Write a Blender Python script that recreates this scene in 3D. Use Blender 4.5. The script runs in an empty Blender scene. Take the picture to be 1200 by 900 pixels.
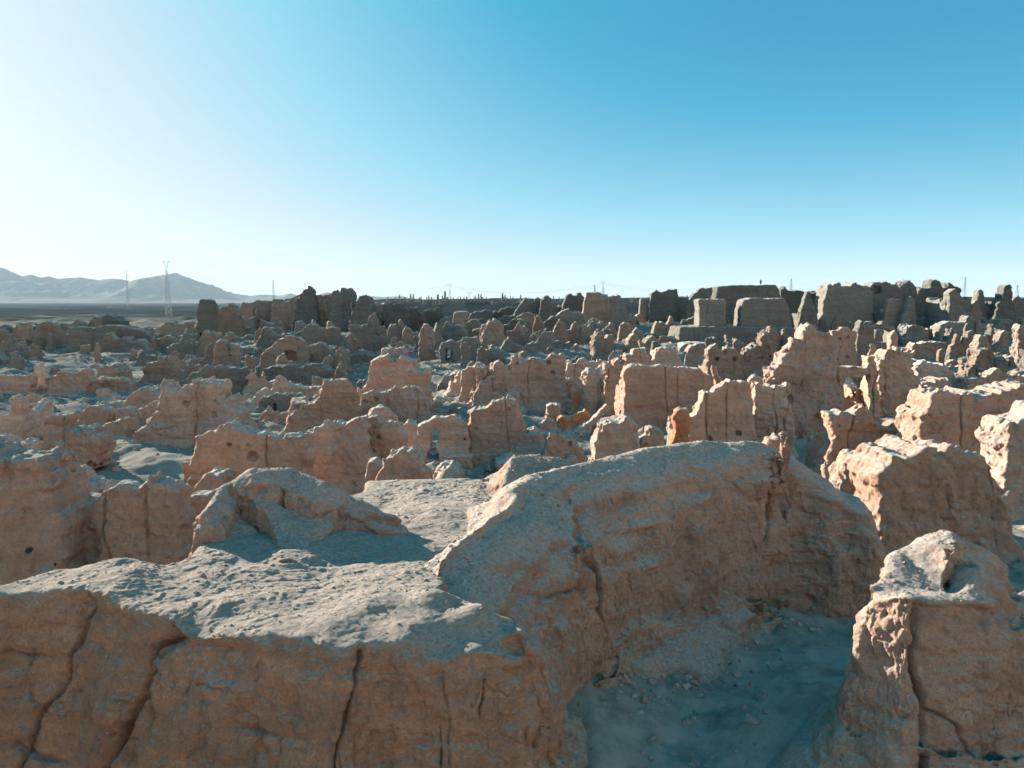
import bpy, math, random, time
import numpy as np
from mathutils import Vector

T0 = time.time()
random.seed(7)
scene = bpy.context.scene
COL = scene.collection
R = math.radians

# ------------------------------------------------------------------ camera
CAM_Z = 8.0
F_PX = 900.0                      # focal length in pixels of the 1200 px wide photograph
PITCH = R(6.2)
CP, SP = math.cos(PITCH), math.sin(PITCH)
cam_data = bpy.data.cameras.new('camera')
cam_data.sensor_width = 36.0
cam_data.lens = 36.0 * F_PX / 1200.0
cam_data.clip_start = 0.1
cam_data.clip_end = 60000.0
cam = bpy.data.objects.new('camera', cam_data)
cam.location = (0, 0, CAM_Z)
cam.rotation_euler = (math.pi / 2 - PITCH, 0, 0)
COL.objects.link(cam)
scene.camera = cam


def ray(px, py):
    """direction through a photograph pixel, scaled so that y = 1"""
    a = (px - 600.0) / F_PX
    b = (450.0 - py) / F_PX
    y = CP + b * SP
    z = -SP + b * CP
    return a / y, z / y            # x per metre of depth, z per metre of depth


def at_depth(px, py, y):
    rx, rz = ray(px, py)
    return rx * y, y, CAM_Z + rz * y


def at_height(px, py, z):
    rx, rz = ray(px, py)
    y = (z - CAM_Z) / rz
    return rx * y, y, z


def project(P):
    """world points (n,3) -> photograph pixels"""
    dx, dy, dz = P[:, 0], P[:, 1], P[:, 2] - CAM_Z
    f = dy * CP - dz * SP
    u = dy * SP + dz * CP
    f = np.where(f < 0.1, 0.1, f)
    return 600 + F_PX * dx / f, 450 - F_PX * u / f


# ------------------------------------------------------------------ noise
_rng = np.random.default_rng(11)
_TAB = _rng.random(64 * 64 * 64).astype(np.float32)


def noise3(x, y, z):
    """smooth value noise, 0..1, on float arrays of one shape"""
    xi = np.floor(x); yi = np.floor(y); zi = np.floor(z)
    fx = (x - xi).astype(np.float32); fy = (y - yi).astype(np.float32); fz = (z - zi).astype(np.float32)
    fx = fx * fx * (3 - 2 * fx); fy = fy * fy * (3 - 2 * fy); fz = fz * fz * (3 - 2 * fz)
    x0 = (xi.astype(np.int64) & 63); x1 = (x0 + 1) & 63
    y0 = (yi.astype(np.int64) & 63) << 6; y1 = (y0 + 64) & 4095
    z0 = (zi.astype(np.int64) & 63) << 12; z1 = (z0 + 4096) & 262143
    t = _TAB
    a = t[x0 + y0 + z0]; b = t[x1 + y0 + z0]; c = t[x0 + y1 + z0]; d = t[x1 + y1 + z0]
    e = t[x0 + y0 + z1]; f = t[x1 + y0 + z1]; g = t[x0 + y1 + z1]; h = t[x1 + y1 + z1]
    a += (b - a) * fx; c += (d - c) * fx; e += (f - e) * fx; g += (h - g) * fx
    a += (c - a) * fy; e += (g - e) * fy
    return a + (e - a) * fz


def fbm(x, y, z, s, octv=3, gain=0.5, seed=0.0):
    """-1..1 fractal noise at wavelength s"""
    out = 0; amp = 1.0; tot = 0
    k = 1.0 / s
    for i in range(octv):
        o = seed + i * 17.3
        out = out + amp * (noise3(x * k + o, y * k + o * 1.7, z * k + o * 0.6) * 2 - 1)
        tot += amp; amp *= gain; k *= 2.03
    return out / tot * 1.5


def ridged(x, y, z, s, octv=2, seed=0.0):
    out = 0; amp = 1.0; tot = 0; k = 1.0 / s
    for i in range(octv):
        o = seed + i * 13.1
        n = noise3(x * k + o, y * k + o, z * k + o) * 2 - 1
        out = out + amp * (1 - np.minimum(np.abs(n) * 2.2, 1.0)); tot += amp; amp *= .5; k *= 2.1
    return out / tot


def sstep(a, b, x):
    t = np.clip((x - a) / (b - a), 0, 1)
    return t * t * (3 - 2 * t)


# ------------------------------------------------------------------ the ground
def ground_z(x, y):
    x = np.asarray(x, float); y = np.asarray(y, float)
    z = 3.0 * sstep(48, 132, y) + 0.5 * sstep(130, 200, y)
    near = (1 - sstep(24, 36, y)) * sstep(-3, 4, y)
    z = z + 0.8 * near * sstep(-4, 1, x) - 0.0
    z = z - 1.5 * sstep(-4, -14, x) * sstep(16, 26, y) * (1 - sstep(26, 40, y)) * 0
    # edge of the tableland, then the low plain beyond it
    edge = 205 + 30 * np.sin(x * 0.011 + 0.6) + 14 * np.sin(x * 0.043)
    edge = edge + 55 * sstep(0, 150, x)
    z = z - 27 * sstep(0, 60, y - edge)
    # the plain climbs again towards the tree line, except at the far left
    z = z + 29 * sstep(-.31, -.15, x / np.maximum(y, 1.0)) * sstep(500, 1150, y)
    # unseen rise added behind the camera to bounce warm sunlight onto the walls
    bounce_hill = 13 * sstep(-9, -30, y + 3 * np.sin(x * .09)) + 9 * sstep(-60, -130, y)
    return z + bounce_hill


def base_y(py, px=600):
    """depth at which the ground shows at image row py"""
    lo, hi = 8.0, 200.0
    rx, rz = ray(px, py)
    for _ in range(40):
        m = 0.5 * (lo + hi)
        if CAM_Z + rz * m > float(ground_z(rx * m, m)):
            lo = m
        else:
            hi = m
    return lo


# ------------------------------------------------------------------ objects
def link_mesh(name, V, F, mat, parent=None, loc=(0, 0, 0), smooth=True):
    """F: (n,4) or (n,3) index array, or a list of tuples"""
    me = bpy.data.meshes.new(name)
    if isinstance(F, np.ndarray):
        n, k = F.shape
        V = np.ascontiguousarray(V, dtype=np.float32)
        me.vertices.add(len(V)); me.vertices.foreach_set('co', V.ravel())
        me.loops.add(n * k); me.loops.foreach_set('vertex_index', np.ascontiguousarray(F, dtype=np.int32).ravel())
        me.polygons.add(n)
        me.polygons.foreach_set('loop_start', np.arange(0, n * k, k, dtype=np.int32))
        me.polygons.foreach_set('loop_total', np.full(n, k, dtype=np.int32))
        me.update(calc_edges=True)
        me.validate()
    else:
        me.from_pydata([tuple(v) for v in V], [], F)
    me.polygons.foreach_set('use_smooth', np.full(len(me.polygons), smooth, dtype=bool))
    me.update()
    if mat: me.materials.append(mat)
    o = bpy.data.objects.new(name, me)
    COL.objects.link(o)
    if parent: o.parent = parent
    o.location = loc
    return o


def tag(o, label=None, cat=None, group=None, kind=None):
    if label: o['label'] = label
    if cat: o['category'] = cat
    if group: o['group'] = group
    if kind: o['kind'] = kind
    return o


def empty(name, loc, label, cat, group=None, rz=0.0):
    o = bpy.data.objects.new(name, None)
    o.empty_display_size = .3
    COL.objects.link(o); o.location = loc; o.rotation_euler = (0, 0, rz)
    return tag(o, label, cat, group)


def surface_nets(D, org, h):
    """isosurface D = 0 (inside negative) of a regular grid -> vertices, quads"""
    S = D < 0
    nx, ny, nz = D.shape
    cnt = np.zeros((nx - 1, ny - 1, nz - 1), np.int8)
    for i in (0, 1):
        for j in (0, 1):
            for k in (0, 1):
                cnt += S[i:nx - 1 + i, j:ny - 1 + j, k:nz - 1 + k]
    act = (cnt > 0) & (cnt < 8)
    ci, cj, ck = np.nonzero(act)
    n = len(ci)
    idx = np.full(act.shape, -1, np.int32); idx[ci, cj, ck] = np.arange(n, dtype=np.int32)
    acc = np.zeros((n, 3), np.float32); m = np.zeros(n, np.float32)
    for ax in range(3):
        o1, o2 = [a for a in range(3) if a != ax]
        for a in (0, 1):
            for b in (0, 1):
                off = [0, 0, 0]; off[o1] = a; off[o2] = b
                p = (ci + off[0], cj + off[1], ck + off[2])
                q = list(p); q[ax] = q[ax] + 1; q = tuple(q)
                va = D[p]; vb = D[q]
                cr = (va < 0) != (vb < 0)
                t = np.where(cr, va / np.where(cr, va - vb, 1), 0)
                w = cr.astype(np.float32)
                acc[:, ax] += w * t; acc[:, o1] += w * a; acc[:, o2] += w * b; m += w
    acc /= m[:, None]
    V = (np.stack([ci, cj, ck], 1) + acc) * h + np.asarray(org, np.float32)
    quads = []
    for ax in range(3):
        o1, o2 = [(1, 2), (2, 0), (0, 1)][ax]
        sl0 = [slice(None)] * 3; sl1 = [slice(None)] * 3
        sl0[ax] = slice(0, -1); sl1[ax] = slice(1, None)
        for o in (o1, o2):
            sl0[o] = slice(1, -1); sl1[o] = slice(1, -1)
        a = S[tuple(sl0)]; b = S[tuple(sl1)]
        e = np.nonzero(a != b)
        inside_first = a[e]
        g = [e[0], e[1], e[2]]
        g[o1] = g[o1] + 1; g[o2] = g[o2] + 1
        def cell(d1, d2):
            c = list(g); c[o1] = c[o1] - d1; c[o2] = c[o2] - d2
            return idx[tuple(c)]
        q = np.stack([cell(1, 1), cell(0, 1), cell(0, 0), cell(1, 0)], 1)
        q[~inside_first] = q[~inside_first][:, ::-1]
        quads.append(q)
    Q = np.concatenate(quads, 0)
    Q = Q[(Q >= 0).all(1)]
    return V, Q


def subdivide_quads(V, Q):
    n = len(V)
    E = np.concatenate([Q[:, [0, 1]], Q[:, [1, 2]], Q[:, [2, 3]], Q[:, [3, 0]]], 0)
    Es = np.sort(E, 1).astype(np.int64)
    key = Es[:, 0] * (n + 1) + Es[:, 1]
    u, inv = np.unique(key, return_inverse=True)
    ev = (V[u // (n + 1)] + V[u % (n + 1)]) * 0.5
    nq = len(Q)
    e0, e1, e2, e3 = [inv[i * nq:(i + 1) * nq] + n for i in range(4)]
    c = np.arange(nq) + n + len(u)
    V2 = np.concatenate([V, ev, V[Q].mean(1)], 0)
    F = np.concatenate([np.stack([Q[:, 0], e0, c, e3], 1), np.stack([e0, Q[:, 1], e1, c], 1),
                        np.stack([c, e1, Q[:, 2], e2], 1), np.stack([e3, c, e2, Q[:, 3]], 1)], 0)
    return V2, F


def vertex_normals(V, Q):
    N = np.zeros_like(V, dtype=np.float64)
    fn = np.cross(V[Q[:, 2]] - V[Q[:, 0]], V[Q[:, 3]] - V[Q[:, 1]])
    for k in range(4):
        for a in range(3):
            N[:, a] += np.bincount(Q[:, k], fn[:, a], len(V))
    return N / (np.linalg.norm(N, axis=1, keepdims=True) + 1e-12)


def poly_sdf(U, Z, P):
    """signed distance to the closed polygon P, negative inside, on arrays U, Z"""
    P = np.asarray(P, float)
    d = np.full(U.shape, 1e9); s = np.ones(U.shape)
    n = len(P)
    for i in range(n):
        a = P[i]; b = P[i - 1]
        ex, ez = b[0] - a[0], b[1] - a[1]
        wx = U - a[0]; wz = Z - a[1]
        t = np.clip((wx * ex + wz * ez) / (ex * ex + ez * ez + 1e-12), 0, 1)
        bx = wx - ex * t; bz = wz - ez * t
        d = np.minimum(d, bx * bx + bz * bz)
        c1 = Z >= a[1]; c2 = Z < b[1]; c3 = ex * wz > ez * wx
        flip = (c1 & c2 & c3) | (~c1 & ~c2 & ~c3)
        s = np.where(flip, -s, s)
    return s * np.sqrt(d)


def line_dist(U, W, P):
    """distance to an open polyline, the parameter along it and the side (+1 left)"""
    d = np.full(U.shape, 1e9); par = np.zeros(U.shape); side = np.ones(U.shape)
    for i in range(len(P) - 1):
        ax, ay = P[i][:2]; bx, by = P[i + 1][:2]
        ex, ey = bx - ax, by - ay
        wx = U - ax; wy = W - ay
        t = np.clip((wx * ex + wy * ey) / (ex * ex + ey * ey + 1e-12), 0, 1)
        dd = (wx - ex * t) ** 2 + (wy - ey * t) ** 2
        m = dd < d
        d = np.where(m, dd, d); par = np.where(m, i + t, par)
        cr = (ex * wy - ey * wx) / (np.sqrt(dd) + 1e-6) / math.hypot(ex, ey)
        side = np.where(m, np.clip(cr * 1.6, -1, 1), side)
    return np.sqrt(d), par, side
# ------------------------------------------------------------------ materials
class NT:
    def __init__(self, name):
        self.m = bpy.data.materials.new(name); self.m.use_nodes = True
        self.t = self.m.node_tree
        self.b = self.t.nodes['Principled BSDF']
    def n(self, typ, **kw):
        o = self.t.nodes.new(typ)
        for k, v in kw.items(): setattr(o, k, v)
        return o
    def l(self, a, b): self.t.links.new(a, b)
    def noise(self, scale, detail=4, rough=.55, vec=None, typ='FBM'):
        o = self.n('ShaderNodeTexNoise'); o.noise_type = typ
        o.inputs['Scale'].default_value = scale; o.inputs['Detail'].default_value = detail
        o.inputs['Roughness'].default_value = rough
        if vec: self.l(vec, o.inputs['Vector'])
        return o.outputs['Fac']
    def ramp(self, src, stops):
        o = self.n('ShaderNodeValToRGB'); e = o.color_ramp.elements
        while len(e) < len(stops): e.new(.5)
        for el, (p, c) in zip(e, stops):
            el.position = p; el.color = (*c, 1) if len(c) == 3 else c
        self.l(src, o.inputs['Fac']); return o.outputs['Color']
    def mix(self, f, a, b, mode='MIX'):
        o = self.n('ShaderNodeMix', data_type='RGBA', blend_type=mode)
        for s, v in ((o.inputs[0], f), (o.inputs[6], a), (o.inputs[7], b)):
            if hasattr(v, 'is_linked'): self.l(v, s)
            elif isinstance(v, tuple): s.default_value = (*v, 1)
            else: s.default_value = v
        return o.outputs[2]
    def math(self, op, a, b=None):
        o = self.n('ShaderNodeMath', operation=op)
        for s, v in zip(o.inputs, (a, b)):
            if v is None: continue
            if hasattr(v, 'is_linked'): self.l(v, s)
            else: s.default_value = v
        return o.outputs[0]
    def mapr(self, v, a, b, c=0., d=1.):
        o = self.n('ShaderNodeMapRange'); o.interpolation_type = 'SMOOTHSTEP'
        self.l(v, o.inputs[0])
        for i, x in enumerate((a, b, c, d)): o.inputs[i + 1].default_value = x
        return o.outputs[0]
    def bump(self, h, strength, dist, prev=None):
        o = self.n('ShaderNodeBump'); o.inputs['Strength'].default_value = strength
        o.inputs['Distance'].default_value = dist
        self.l(h, o.inputs['Height'])
        if prev: self.l(prev, o.inputs['Normal'])
        return o.outputs['Normal']


def earth_material(name, lo, mid, hi, dust, fine=1.0, dust_amount=.85, bump=1.0, var=.12):
    """rammed earth: clay colours in beds and stains on the faces, pale dust lying on level tops"""
    g = NT(name)
    geo = g.n('ShaderNodeNewGeometry'); pos = geo.outputs['Position']
    info = g.n('ShaderNodeObjectInfo')
    mp = g.n('ShaderNodeMapping'); mp.inputs['Scale'].default_value = (.45, .45, 3.2); g.l(pos, mp.inputs['Vector'])
    beds = g.noise(1.3 * fine, 5, .6, mp.outputs['Vector'])
    mp2 = g.n('ShaderNodeMapping'); mp2.inputs['Scale'].default_value = (1.6, 1.6, .35); g.l(pos, mp2.inputs['Vector'])
    runs = g.noise(1.1 * fine, 4, .6, mp2.outputs['Vector'])
    blot = g.noise(.55 * fine, 5, .62, pos)
    v = g.math('ADD', g.math('MULTIPLY', beds, .42), g.math('ADD', g.math('MULTIPLY', runs, .2), g.math('MULTIPLY', blot, .38)))
    col = g.ramp(v, [(.38, lo), (.5, mid), (.62, hi)])
    stain = g.noise(1.9 * fine, 6, .7, pos)
    col = g.mix(g.mapr(stain, .5, .68, 0, .55), col, tuple(c * k for c, k in zip(mid, (.62, .66, .74))))
    mot = g.noise(7.5 * fine, 5, .7, pos)
    col = g.mix(g.mapr(mot, .5, .64, 0, .75), col, tuple(c * k for c, k in zip(mid, (1.12, .93, .78))))
    col = g.mix(g.mapr(mot, .5, .38, 0, .7), col, tuple(c * k for c, k in zip(mid, (.74, .78, .88))))
    grain = g.noise(34 * fine, 6, .75, pos)
    col = g.mix(g.mapr(grain, .38, .66, 0, .6), col, tuple(c * .55 for c in mid))
    grit = g.noise(95 * fine, 3, .7, pos)
    col = g.mix(g.mapr(grit, .5, .7, 0, .35), col, hi)
    # slope: level faces carry dust
    sep = g.n('ShaderNodeSeparateXYZ'); g.l(geo.outputs['Normal'], sep.inputs[0])
    nz = g.math('ADD', sep.outputs['Z'], g.math('MULTIPLY', g.math('SUBTRACT', mot, .5), .28))
    d = g.mapr(nz, .48, .9, 0, dust_amount)
    peb = g.noise(16 * fine, 6, .7, pos)
    dcol = g.mix(g.mapr(peb, .42, .66), dust, tuple(c * .62 for c in dust))
    col = g.mix(d, col, dcol)
    # each ruin a little its own
    hsv = g.n('ShaderNodeHueSaturation'); g.l(col, hsv.inputs['Color'])
    rnd = info.outputs['Random']
    g.l(g.mapr(rnd, 0, 1, 1 - var, 1 + var), hsv.inputs['Value'])
    g.l(g.mapr(g.math('FRACT', g.math('MULTIPLY', rnd, 7.3)), 0, 1, .85, 1.15), hsv.inputs['Saturation'])
    g.l(hsv.outputs['Color'], g.b.inputs['Base Color'])
    g.b.inputs['Roughness'].default_value = .95
    g.b.inputs['Specular IOR Level'].default_value = 0
    vor = g.n('ShaderNodeTexVoronoi', feature='DISTANCE_TO_EDGE'); vor.inputs['Scale'].default_value = 2.1 * fine
    wv = g.n('ShaderNodeTexNoise'); wv.inputs['Scale'].default_value = 3 * fine; wv.inputs['Detail'].default_value = 4; g.l(pos, wv.inputs['Vector'])
    mv = g.n('ShaderNodeMix', data_type='RGBA', blend_type='LINEAR_LIGHT'); mv.inputs[0].default_value = .35
    g.l(pos, mv.inputs[6]); g.l(wv.outputs['Color'], mv.inputs[7]); g.l(mv.outputs[2], vor.inputs['Vector'])
    crack = g.mapr(vor.outputs['Distance'], 0, .05, 0, 1)
    vor2 = g.n('ShaderNodeTexVoronoi', feature='DISTANCE_TO_EDGE'); vor2.inputs['Scale'].default_value = 8.5 * fine
    g.l(mv.outputs[2], vor2.inputs['Vector'])
    n0 = g.bump(g.mapr(vor2.outputs['Distance'], 0, .09, 0, 1), .35 * bump, .014 / fine)
    n1 = g.bump(crack, .45 * bump, .03 / fine, n0)
    n2 = g.bump(g.noise(6 * fine, 9, .74, pos), .9 * bump, .13 / fine, n1)
    n2 = g.bump(g.noise(2.6 * fine, 7, .72, mp.outputs['Vector']), .55 * bump, .06 / fine, n2)
    n3 = g.bump(grain, .8 * bump, .03 / fine, n2)
    g.l(n3, g.b.inputs['Normal'])
    return g.m


M = {}
CL = dict(lo=(.29, .195, .155), mid=(.465, .34, .275), hi=(.58, .45, .37), dust=(.46, .455, .44))
M['near'] = earth_material('rammed_earth_close', **CL, dust_amount=.78, fine=1.0, var=.05, bump=1.1)
M['wall'] = earth_material('rammed_earth', **CL, fine=.7, bump=.9)
M['grey'] = earth_material('grey_low_bounce_earth', (.13, .135, .125), (.195, .20, .185), (.265, .265, .245), (.34, .35, .34), fine=.45, bump=.8)  # distant ruins: their weaker bounced light put into a greyer clay colour
M['dark'] = earth_material('dark_low_bounce_earth', (.09, .10, .098), (.135, .145, .138), (.185, .19, .18), (.24, .255, .25), fine=.35, bump=.8)  # skyline ruins: missing bounced light put into a darker clay colour
M['rust'] = earth_material('bounce_orange_earth', (.46, .20, .11), (.57, .27, .15), (.63, .35, .21), (.5, .42, .33), fine=.8)  # warm bounced sunlight on small faces, put into the clay colour as orange
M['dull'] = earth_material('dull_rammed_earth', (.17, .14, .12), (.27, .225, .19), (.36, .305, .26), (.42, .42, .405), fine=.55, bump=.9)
# ------------------------------------------------------------------ ruined walls of rammed earth
ALL = []
TOPS = []
_seed = [0]


def parse(s):
    return [tuple(float(c) for c in p.split(',')) for p in s.split()]


def earth_noise(x, y, z, size, seed, rough=1.0, beds=.035, fine=.05):
    """how far weather has moved the surface, in metres (positive = worn away)"""
    d = fbm(x, y, z, max(.6, size * .4), 3, .55, seed) * min(.17, .045 * size) * rough
    d = d + fbm(x, y, z * .8, .42, 3, .62, seed + 5) * .08 * rough
    d = d + ridged(x, y, z * .5, .5, 3, seed + 9) * .045 * rough - .025
    if beds:
        d = d + fbm(x * .16, y * .16, z, .34, 2, .5, seed + 21) * beds
    if fine:
        d = d + fbm(x, y, z, .19, 2, .5, seed + 31) * fine
    pit = noise3(x / .33 + seed, y / .33, z / .27)
    d = d + sstep(.72, .86, pit) * .035 * min(rough, 1.2)
    big = noise3(x / 1.1 + seed, y / 1.1, z / .8 + 7)
    d = d + sstep(.66, .80, big) * .04 * min(rough, 1.2)
    return d


def ruin(name, label, cat, out, b=None, Y=None, t=1.0, group=None, skew=0.0, mat='wall', cracks=None,
         holes=(), door=(), rough=1.0, wing=None, taper=.35, round_=.10, beds=.045, kind=None, zb=None, flare=.38, vox=.8, parent=None):
    """a wall standing where the traced outline (photograph pixels) meets the ground at row b, t metres thick"""
    _seed[0] += 1; sd = _seed[0] * 3.37
    rnd = random.Random(_seed[0] * 101)
    if cat == 'ruin wall' and mat != 'near': t = t * .85
    P = parse(out) if isinstance(out, str) else out
    if b is not None and b < 405 or (Y is not None and Y > 105):
        P = [(P[0][0] - 2.5, P[0][1])] + [(p[0] - .8 if i == 0 else p[0] + .8 if i == len(P) - 3 else p[0], p[1] - .5) for i, p in enumerate(P[1:-1])] + [(P[-1][0] + 2.5, P[-1][1])]
    xs = [p[0] for p in P]; cx = .5 * (min(xs) + max(xs))
    if Y is None: Y = base_y(b, cx)
    # wall plane: passes depth Y at its centre, skew = extra depth at the right end per metre of width
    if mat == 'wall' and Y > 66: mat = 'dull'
    rc = ray(cx, 400)[0] * Y
    def hit(px, py):
        rx, rz = ray(px, py)
        # y = Y + skew*(x - rc), x = rx*y
        y = (Y - skew * rc) / (1 - skew * rx)
        return rx * y, y, CAM_Z + rz * y
    W = [hit(*p) for p in P]
    L = math.hypot(1, skew); e = np.array([1 / L, skew / L]); nrm = np.array([-skew / L, 1 / L])
    wx = [w[0] for w in W]
    ox, oy = rc, Y
    zg = float(ground_z(ox, oy)) if zb is None else zb
    uv = [((w[0] - ox) * e[0] + (w[1] - oy) * e[1], w[2]) for w in W]
    u0, u1 = min(p[0] for p in uv), max(p[0] for p in uv); zt = max(p[1] for p in uv)
    zlow = zg - .7
    # close the outline straight down into the ground
    first, last = uv[0], uv[-1]
    poly = [(first[0], zlow - 1.0)] + uv + [(last[0], zlow - 1.0)]
    h = max(Y * vox / F_PX, .028)
    size = max(.8, min(u1 - u0, zt - zg))
    pad = .25 + 3 * h
    wings = wing
    if wings is None and parent is None and mat != 'near' and cat in ('ruin wall',) and 27 < Y < 150 and (u1 - u0) > 2.2:
        wings = [(sd_, rnd.uniform(2, 5), rnd.uniform(.3, .75)) for sd_ in (-1, 1) if rnd.random() < .65]
    wing_len = max([w_[1] for w_ in wings], default=0) if wings else 0
    wmin, wmax = -t / 2 - pad - flare, t / 2 + pad + flare + wing_len
    if Y > 66: flare = min(flare, .16); taper = min(taper, .18)
    fl = flare
    au = np.arange(u0 - pad - fl, u1 + pad + fl + h, h); aw = np.arange(wmin, wmax + h, h); az = np.arange(zlow, zt + pad + h, h)
    while len(au) * len(aw) * len(az) > 9e6:
        h *= 1.2
        au = np.arange(u0 - pad - fl, u1 + pad + fl + h, h); aw = np.arange(wmin, wmax + h, h); az = np.arange(zlow, zt + pad + h, h)
    UU, ZZ = np.meshgrid(au, az, indexing='ij')
    ja = min(.20, .07 + .04 * t) * rough
    jw = .55 if Y < 70 else 1.0
    notch = sstep(.56, .66, noise3(UU[:, :1] / .75 + sd, UU[:, :1] * 0, UU[:, :1] * 0 + sd)) * min(.6, .13 * size) * (0 if rough < .7 else 1) * noise3(UU[:, :1] / 2.0, UU[:, :1] * 0 + 5, UU[:, :1] * 0 + sd)
    JU = UU + ja * fbm(UU, ZZ, UU * 0 + sd, jw, 3, .6, sd); JZ = ZZ + notch + ja * 1.2 * fbm(UU, ZZ, UU * 0 + sd, jw, 3, .6, sd + 8)
    d2 = poly_sdf(JU, JZ, poly).astype(np.float32)
    rel = np.clip((az - zg) / max(zt - zg, .5), 0, 1)
    foot = fl * np.exp(-np.clip(az - zg, 0, 9) / (.12 * max(1.0, zt - zg)))
    d2 = d2 - foot[None, :] * .8
    half = (t / 2) * (1 - taper * rel) + foot
    dw = np.abs(aw)[:, None] - half[None, :]                     # (w,z)
    A = d2[:, None, :]; B = dw[None, :, :].astype(np.float32)
    rr = min(round_, t * .3)
    D = np.where((A > -rr) & (B > -rr), np.sqrt(np.maximum(A + rr, 0) ** 2 + np.maximum(B + rr, 0) ** 2) - rr, np.maximum(A, B)).astype(np.float32)
    for side, wl, wh in (wings or ()):                                          # a return wall running away behind
        wt = t * .5
        uc = u0 + wt * .9 if side < 0 else u1 - wt * .9
        top = zg + (zt - zg) * wh
        Uw = np.abs(au - uc)[:, None, None] - wt / 2 * (1 + .3 * rel[None, None, ::-1])
        Ww = (np.abs(aw - wl / 2) - wl / 2)[None, :, None]
        wob = (noise3(aw * 1.1 + sd, aw * 0, aw * 0 + sd) - .5)[None, :, None] * .9
        Zw = az[None, None, :] - (top + wob)
        D = np.minimum(D, np.maximum(np.maximum(Uw, Ww), Zw)).astype(np.float32)
    band = np.nonzero((D > -.5) & (D < .28))
    x = au[band[0]]; y = aw[band[1]]; z = az[band[2]]
    gx = ox + x * e[0] + y * nrm[0]; gy = oy + x * e[1] + y * nrm[1]
    amp = min(1.0, .35 + t * .4) * rough
    add = earth_noise(gx, gy, z, size, sd, amp, beds)
    # shrinkage joints between the pours
    if cracks is None:
        n = int((u1 - u0) / rnd.uniform(1.6, 3.2)); cr = [(rnd.uniform(u0 + .3, u1 - .3), rnd.uniform(.04, .12), rnd.uniform(.02, .05)) for _ in range(n)]
    else:
        cr = [((hit(c, 400)[0] - ox) * L, .15, .035) for c in cracks]
    for cu, dep, wd in cr:
        wob = (noise3(z * .9 + sd, z * 0 + cu, z * 0) - .5) * .35
        q = np.abs(x - cu - wob)
        add = add + dep * np.exp(-(q / max(wd, h * .55)) ** 2) * (.4 + .9 * noise3(z * .7, z * 0 + cu * 3, z * 0 + sd)) * (y < t * .1)
    if Y > 100: add = add - .12
    D[band] += add.astype(np.float32)
    for hx, hy, hr in holes:
        wv = hit(hx, hy); hu = (wv[0] - ox) * e[0] + (wv[1] - oy) * e[1]; r = hr * Y / F_PX
        uu = au - hu; zz = az - wv[2]; ww = aw + t / 2 * .8
        dd = np.sqrt((uu ** 2)[:, None, None] + (zz ** 2)[None, None, :] + (ww ** 2)[None, :, None] * .35) - r
        D = np.maximum(D, -dd).astype(np.float32)
    for q in door:
        a = hit(q[0], q[1]); c = hit(q[2], q[3])
        ua = (a[0] - ox) * e[0] + (a[1] - oy) * e[1]; uc = (c[0] - ox) * e[0] + (c[1] - oy) * e[1]
        du = np.abs(au - (ua + uc) / 2) - abs(uc - ua) / 2; dz = np.abs(az - (a[2] + c[2]) / 2) - abs(a[2] - c[2]) / 2
        dep = q[4] if len(q) > 4 else 99
        dww = (aw - (-t / 2 + dep)) if dep < 90 else np.full(len(aw), -9.0)
        n = (noise3(UU * 2 + sd, ZZ * 2, UU * 0) - .5) * .3
        box = np.maximum(du[:, None] + n, dz[None, :] + n)
        box = np.maximum(box[:, None, :], dww[None, :, None])
        D = np.maximum(D, -box).astype(np.float32)
    D[:, :, 0] = np.maximum(D[:, :, 0], h * .5)
    V, Q = surface_nets(D, (au[0], aw[0], az[0]), h)
    if len(V) == 0: print('EMPTY', label); return None
    # local axes: origin at the foot of the wall
    wx_ = V[:, 0] * e[0] + (V[:, 1] + t / 2) * nrm[0]; wy_ = V[:, 0] * e[1] + (V[:, 1] + t / 2) * nrm[1]
    V = np.stack([wx_, wy_, V[:, 2] - zg], 1)
    o = link_mesh(name, V, Q, M[mat] if isinstance(mat, str) else mat, parent, (ox, oy, zg) if parent is None else (ox - parent.location.x, oy - parent.location.y, zg - parent.location.z))
    if parent is None: tag(o, label, cat, group, kind or 'thing')
    ALL.append((len(Q), label))
    return o


# ------------------------------------------------------------------ large eroded masses (close to the camera)
def smax(a, b, k):
    m = np.maximum(a, b); dd = np.abs(a - b)
    return m + np.where(dd < k, (k - dd) ** 2 / (4 * k), 0)


def idw(U, W, pts, p=2.5):
    num = 0; den = 0
    for x, y, z in pts:
        w = 1 / (((U - x) ** 2 + (W - y) ** 2) ** (p / 2) + 1e-3)
        num = num + w * z; den = den + w
    return num / den


def prof(s, table):
    xs = [a for a, _ in table]; ys = [b for _, b in table]
    return np.interp(s, xs, ys)


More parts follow.
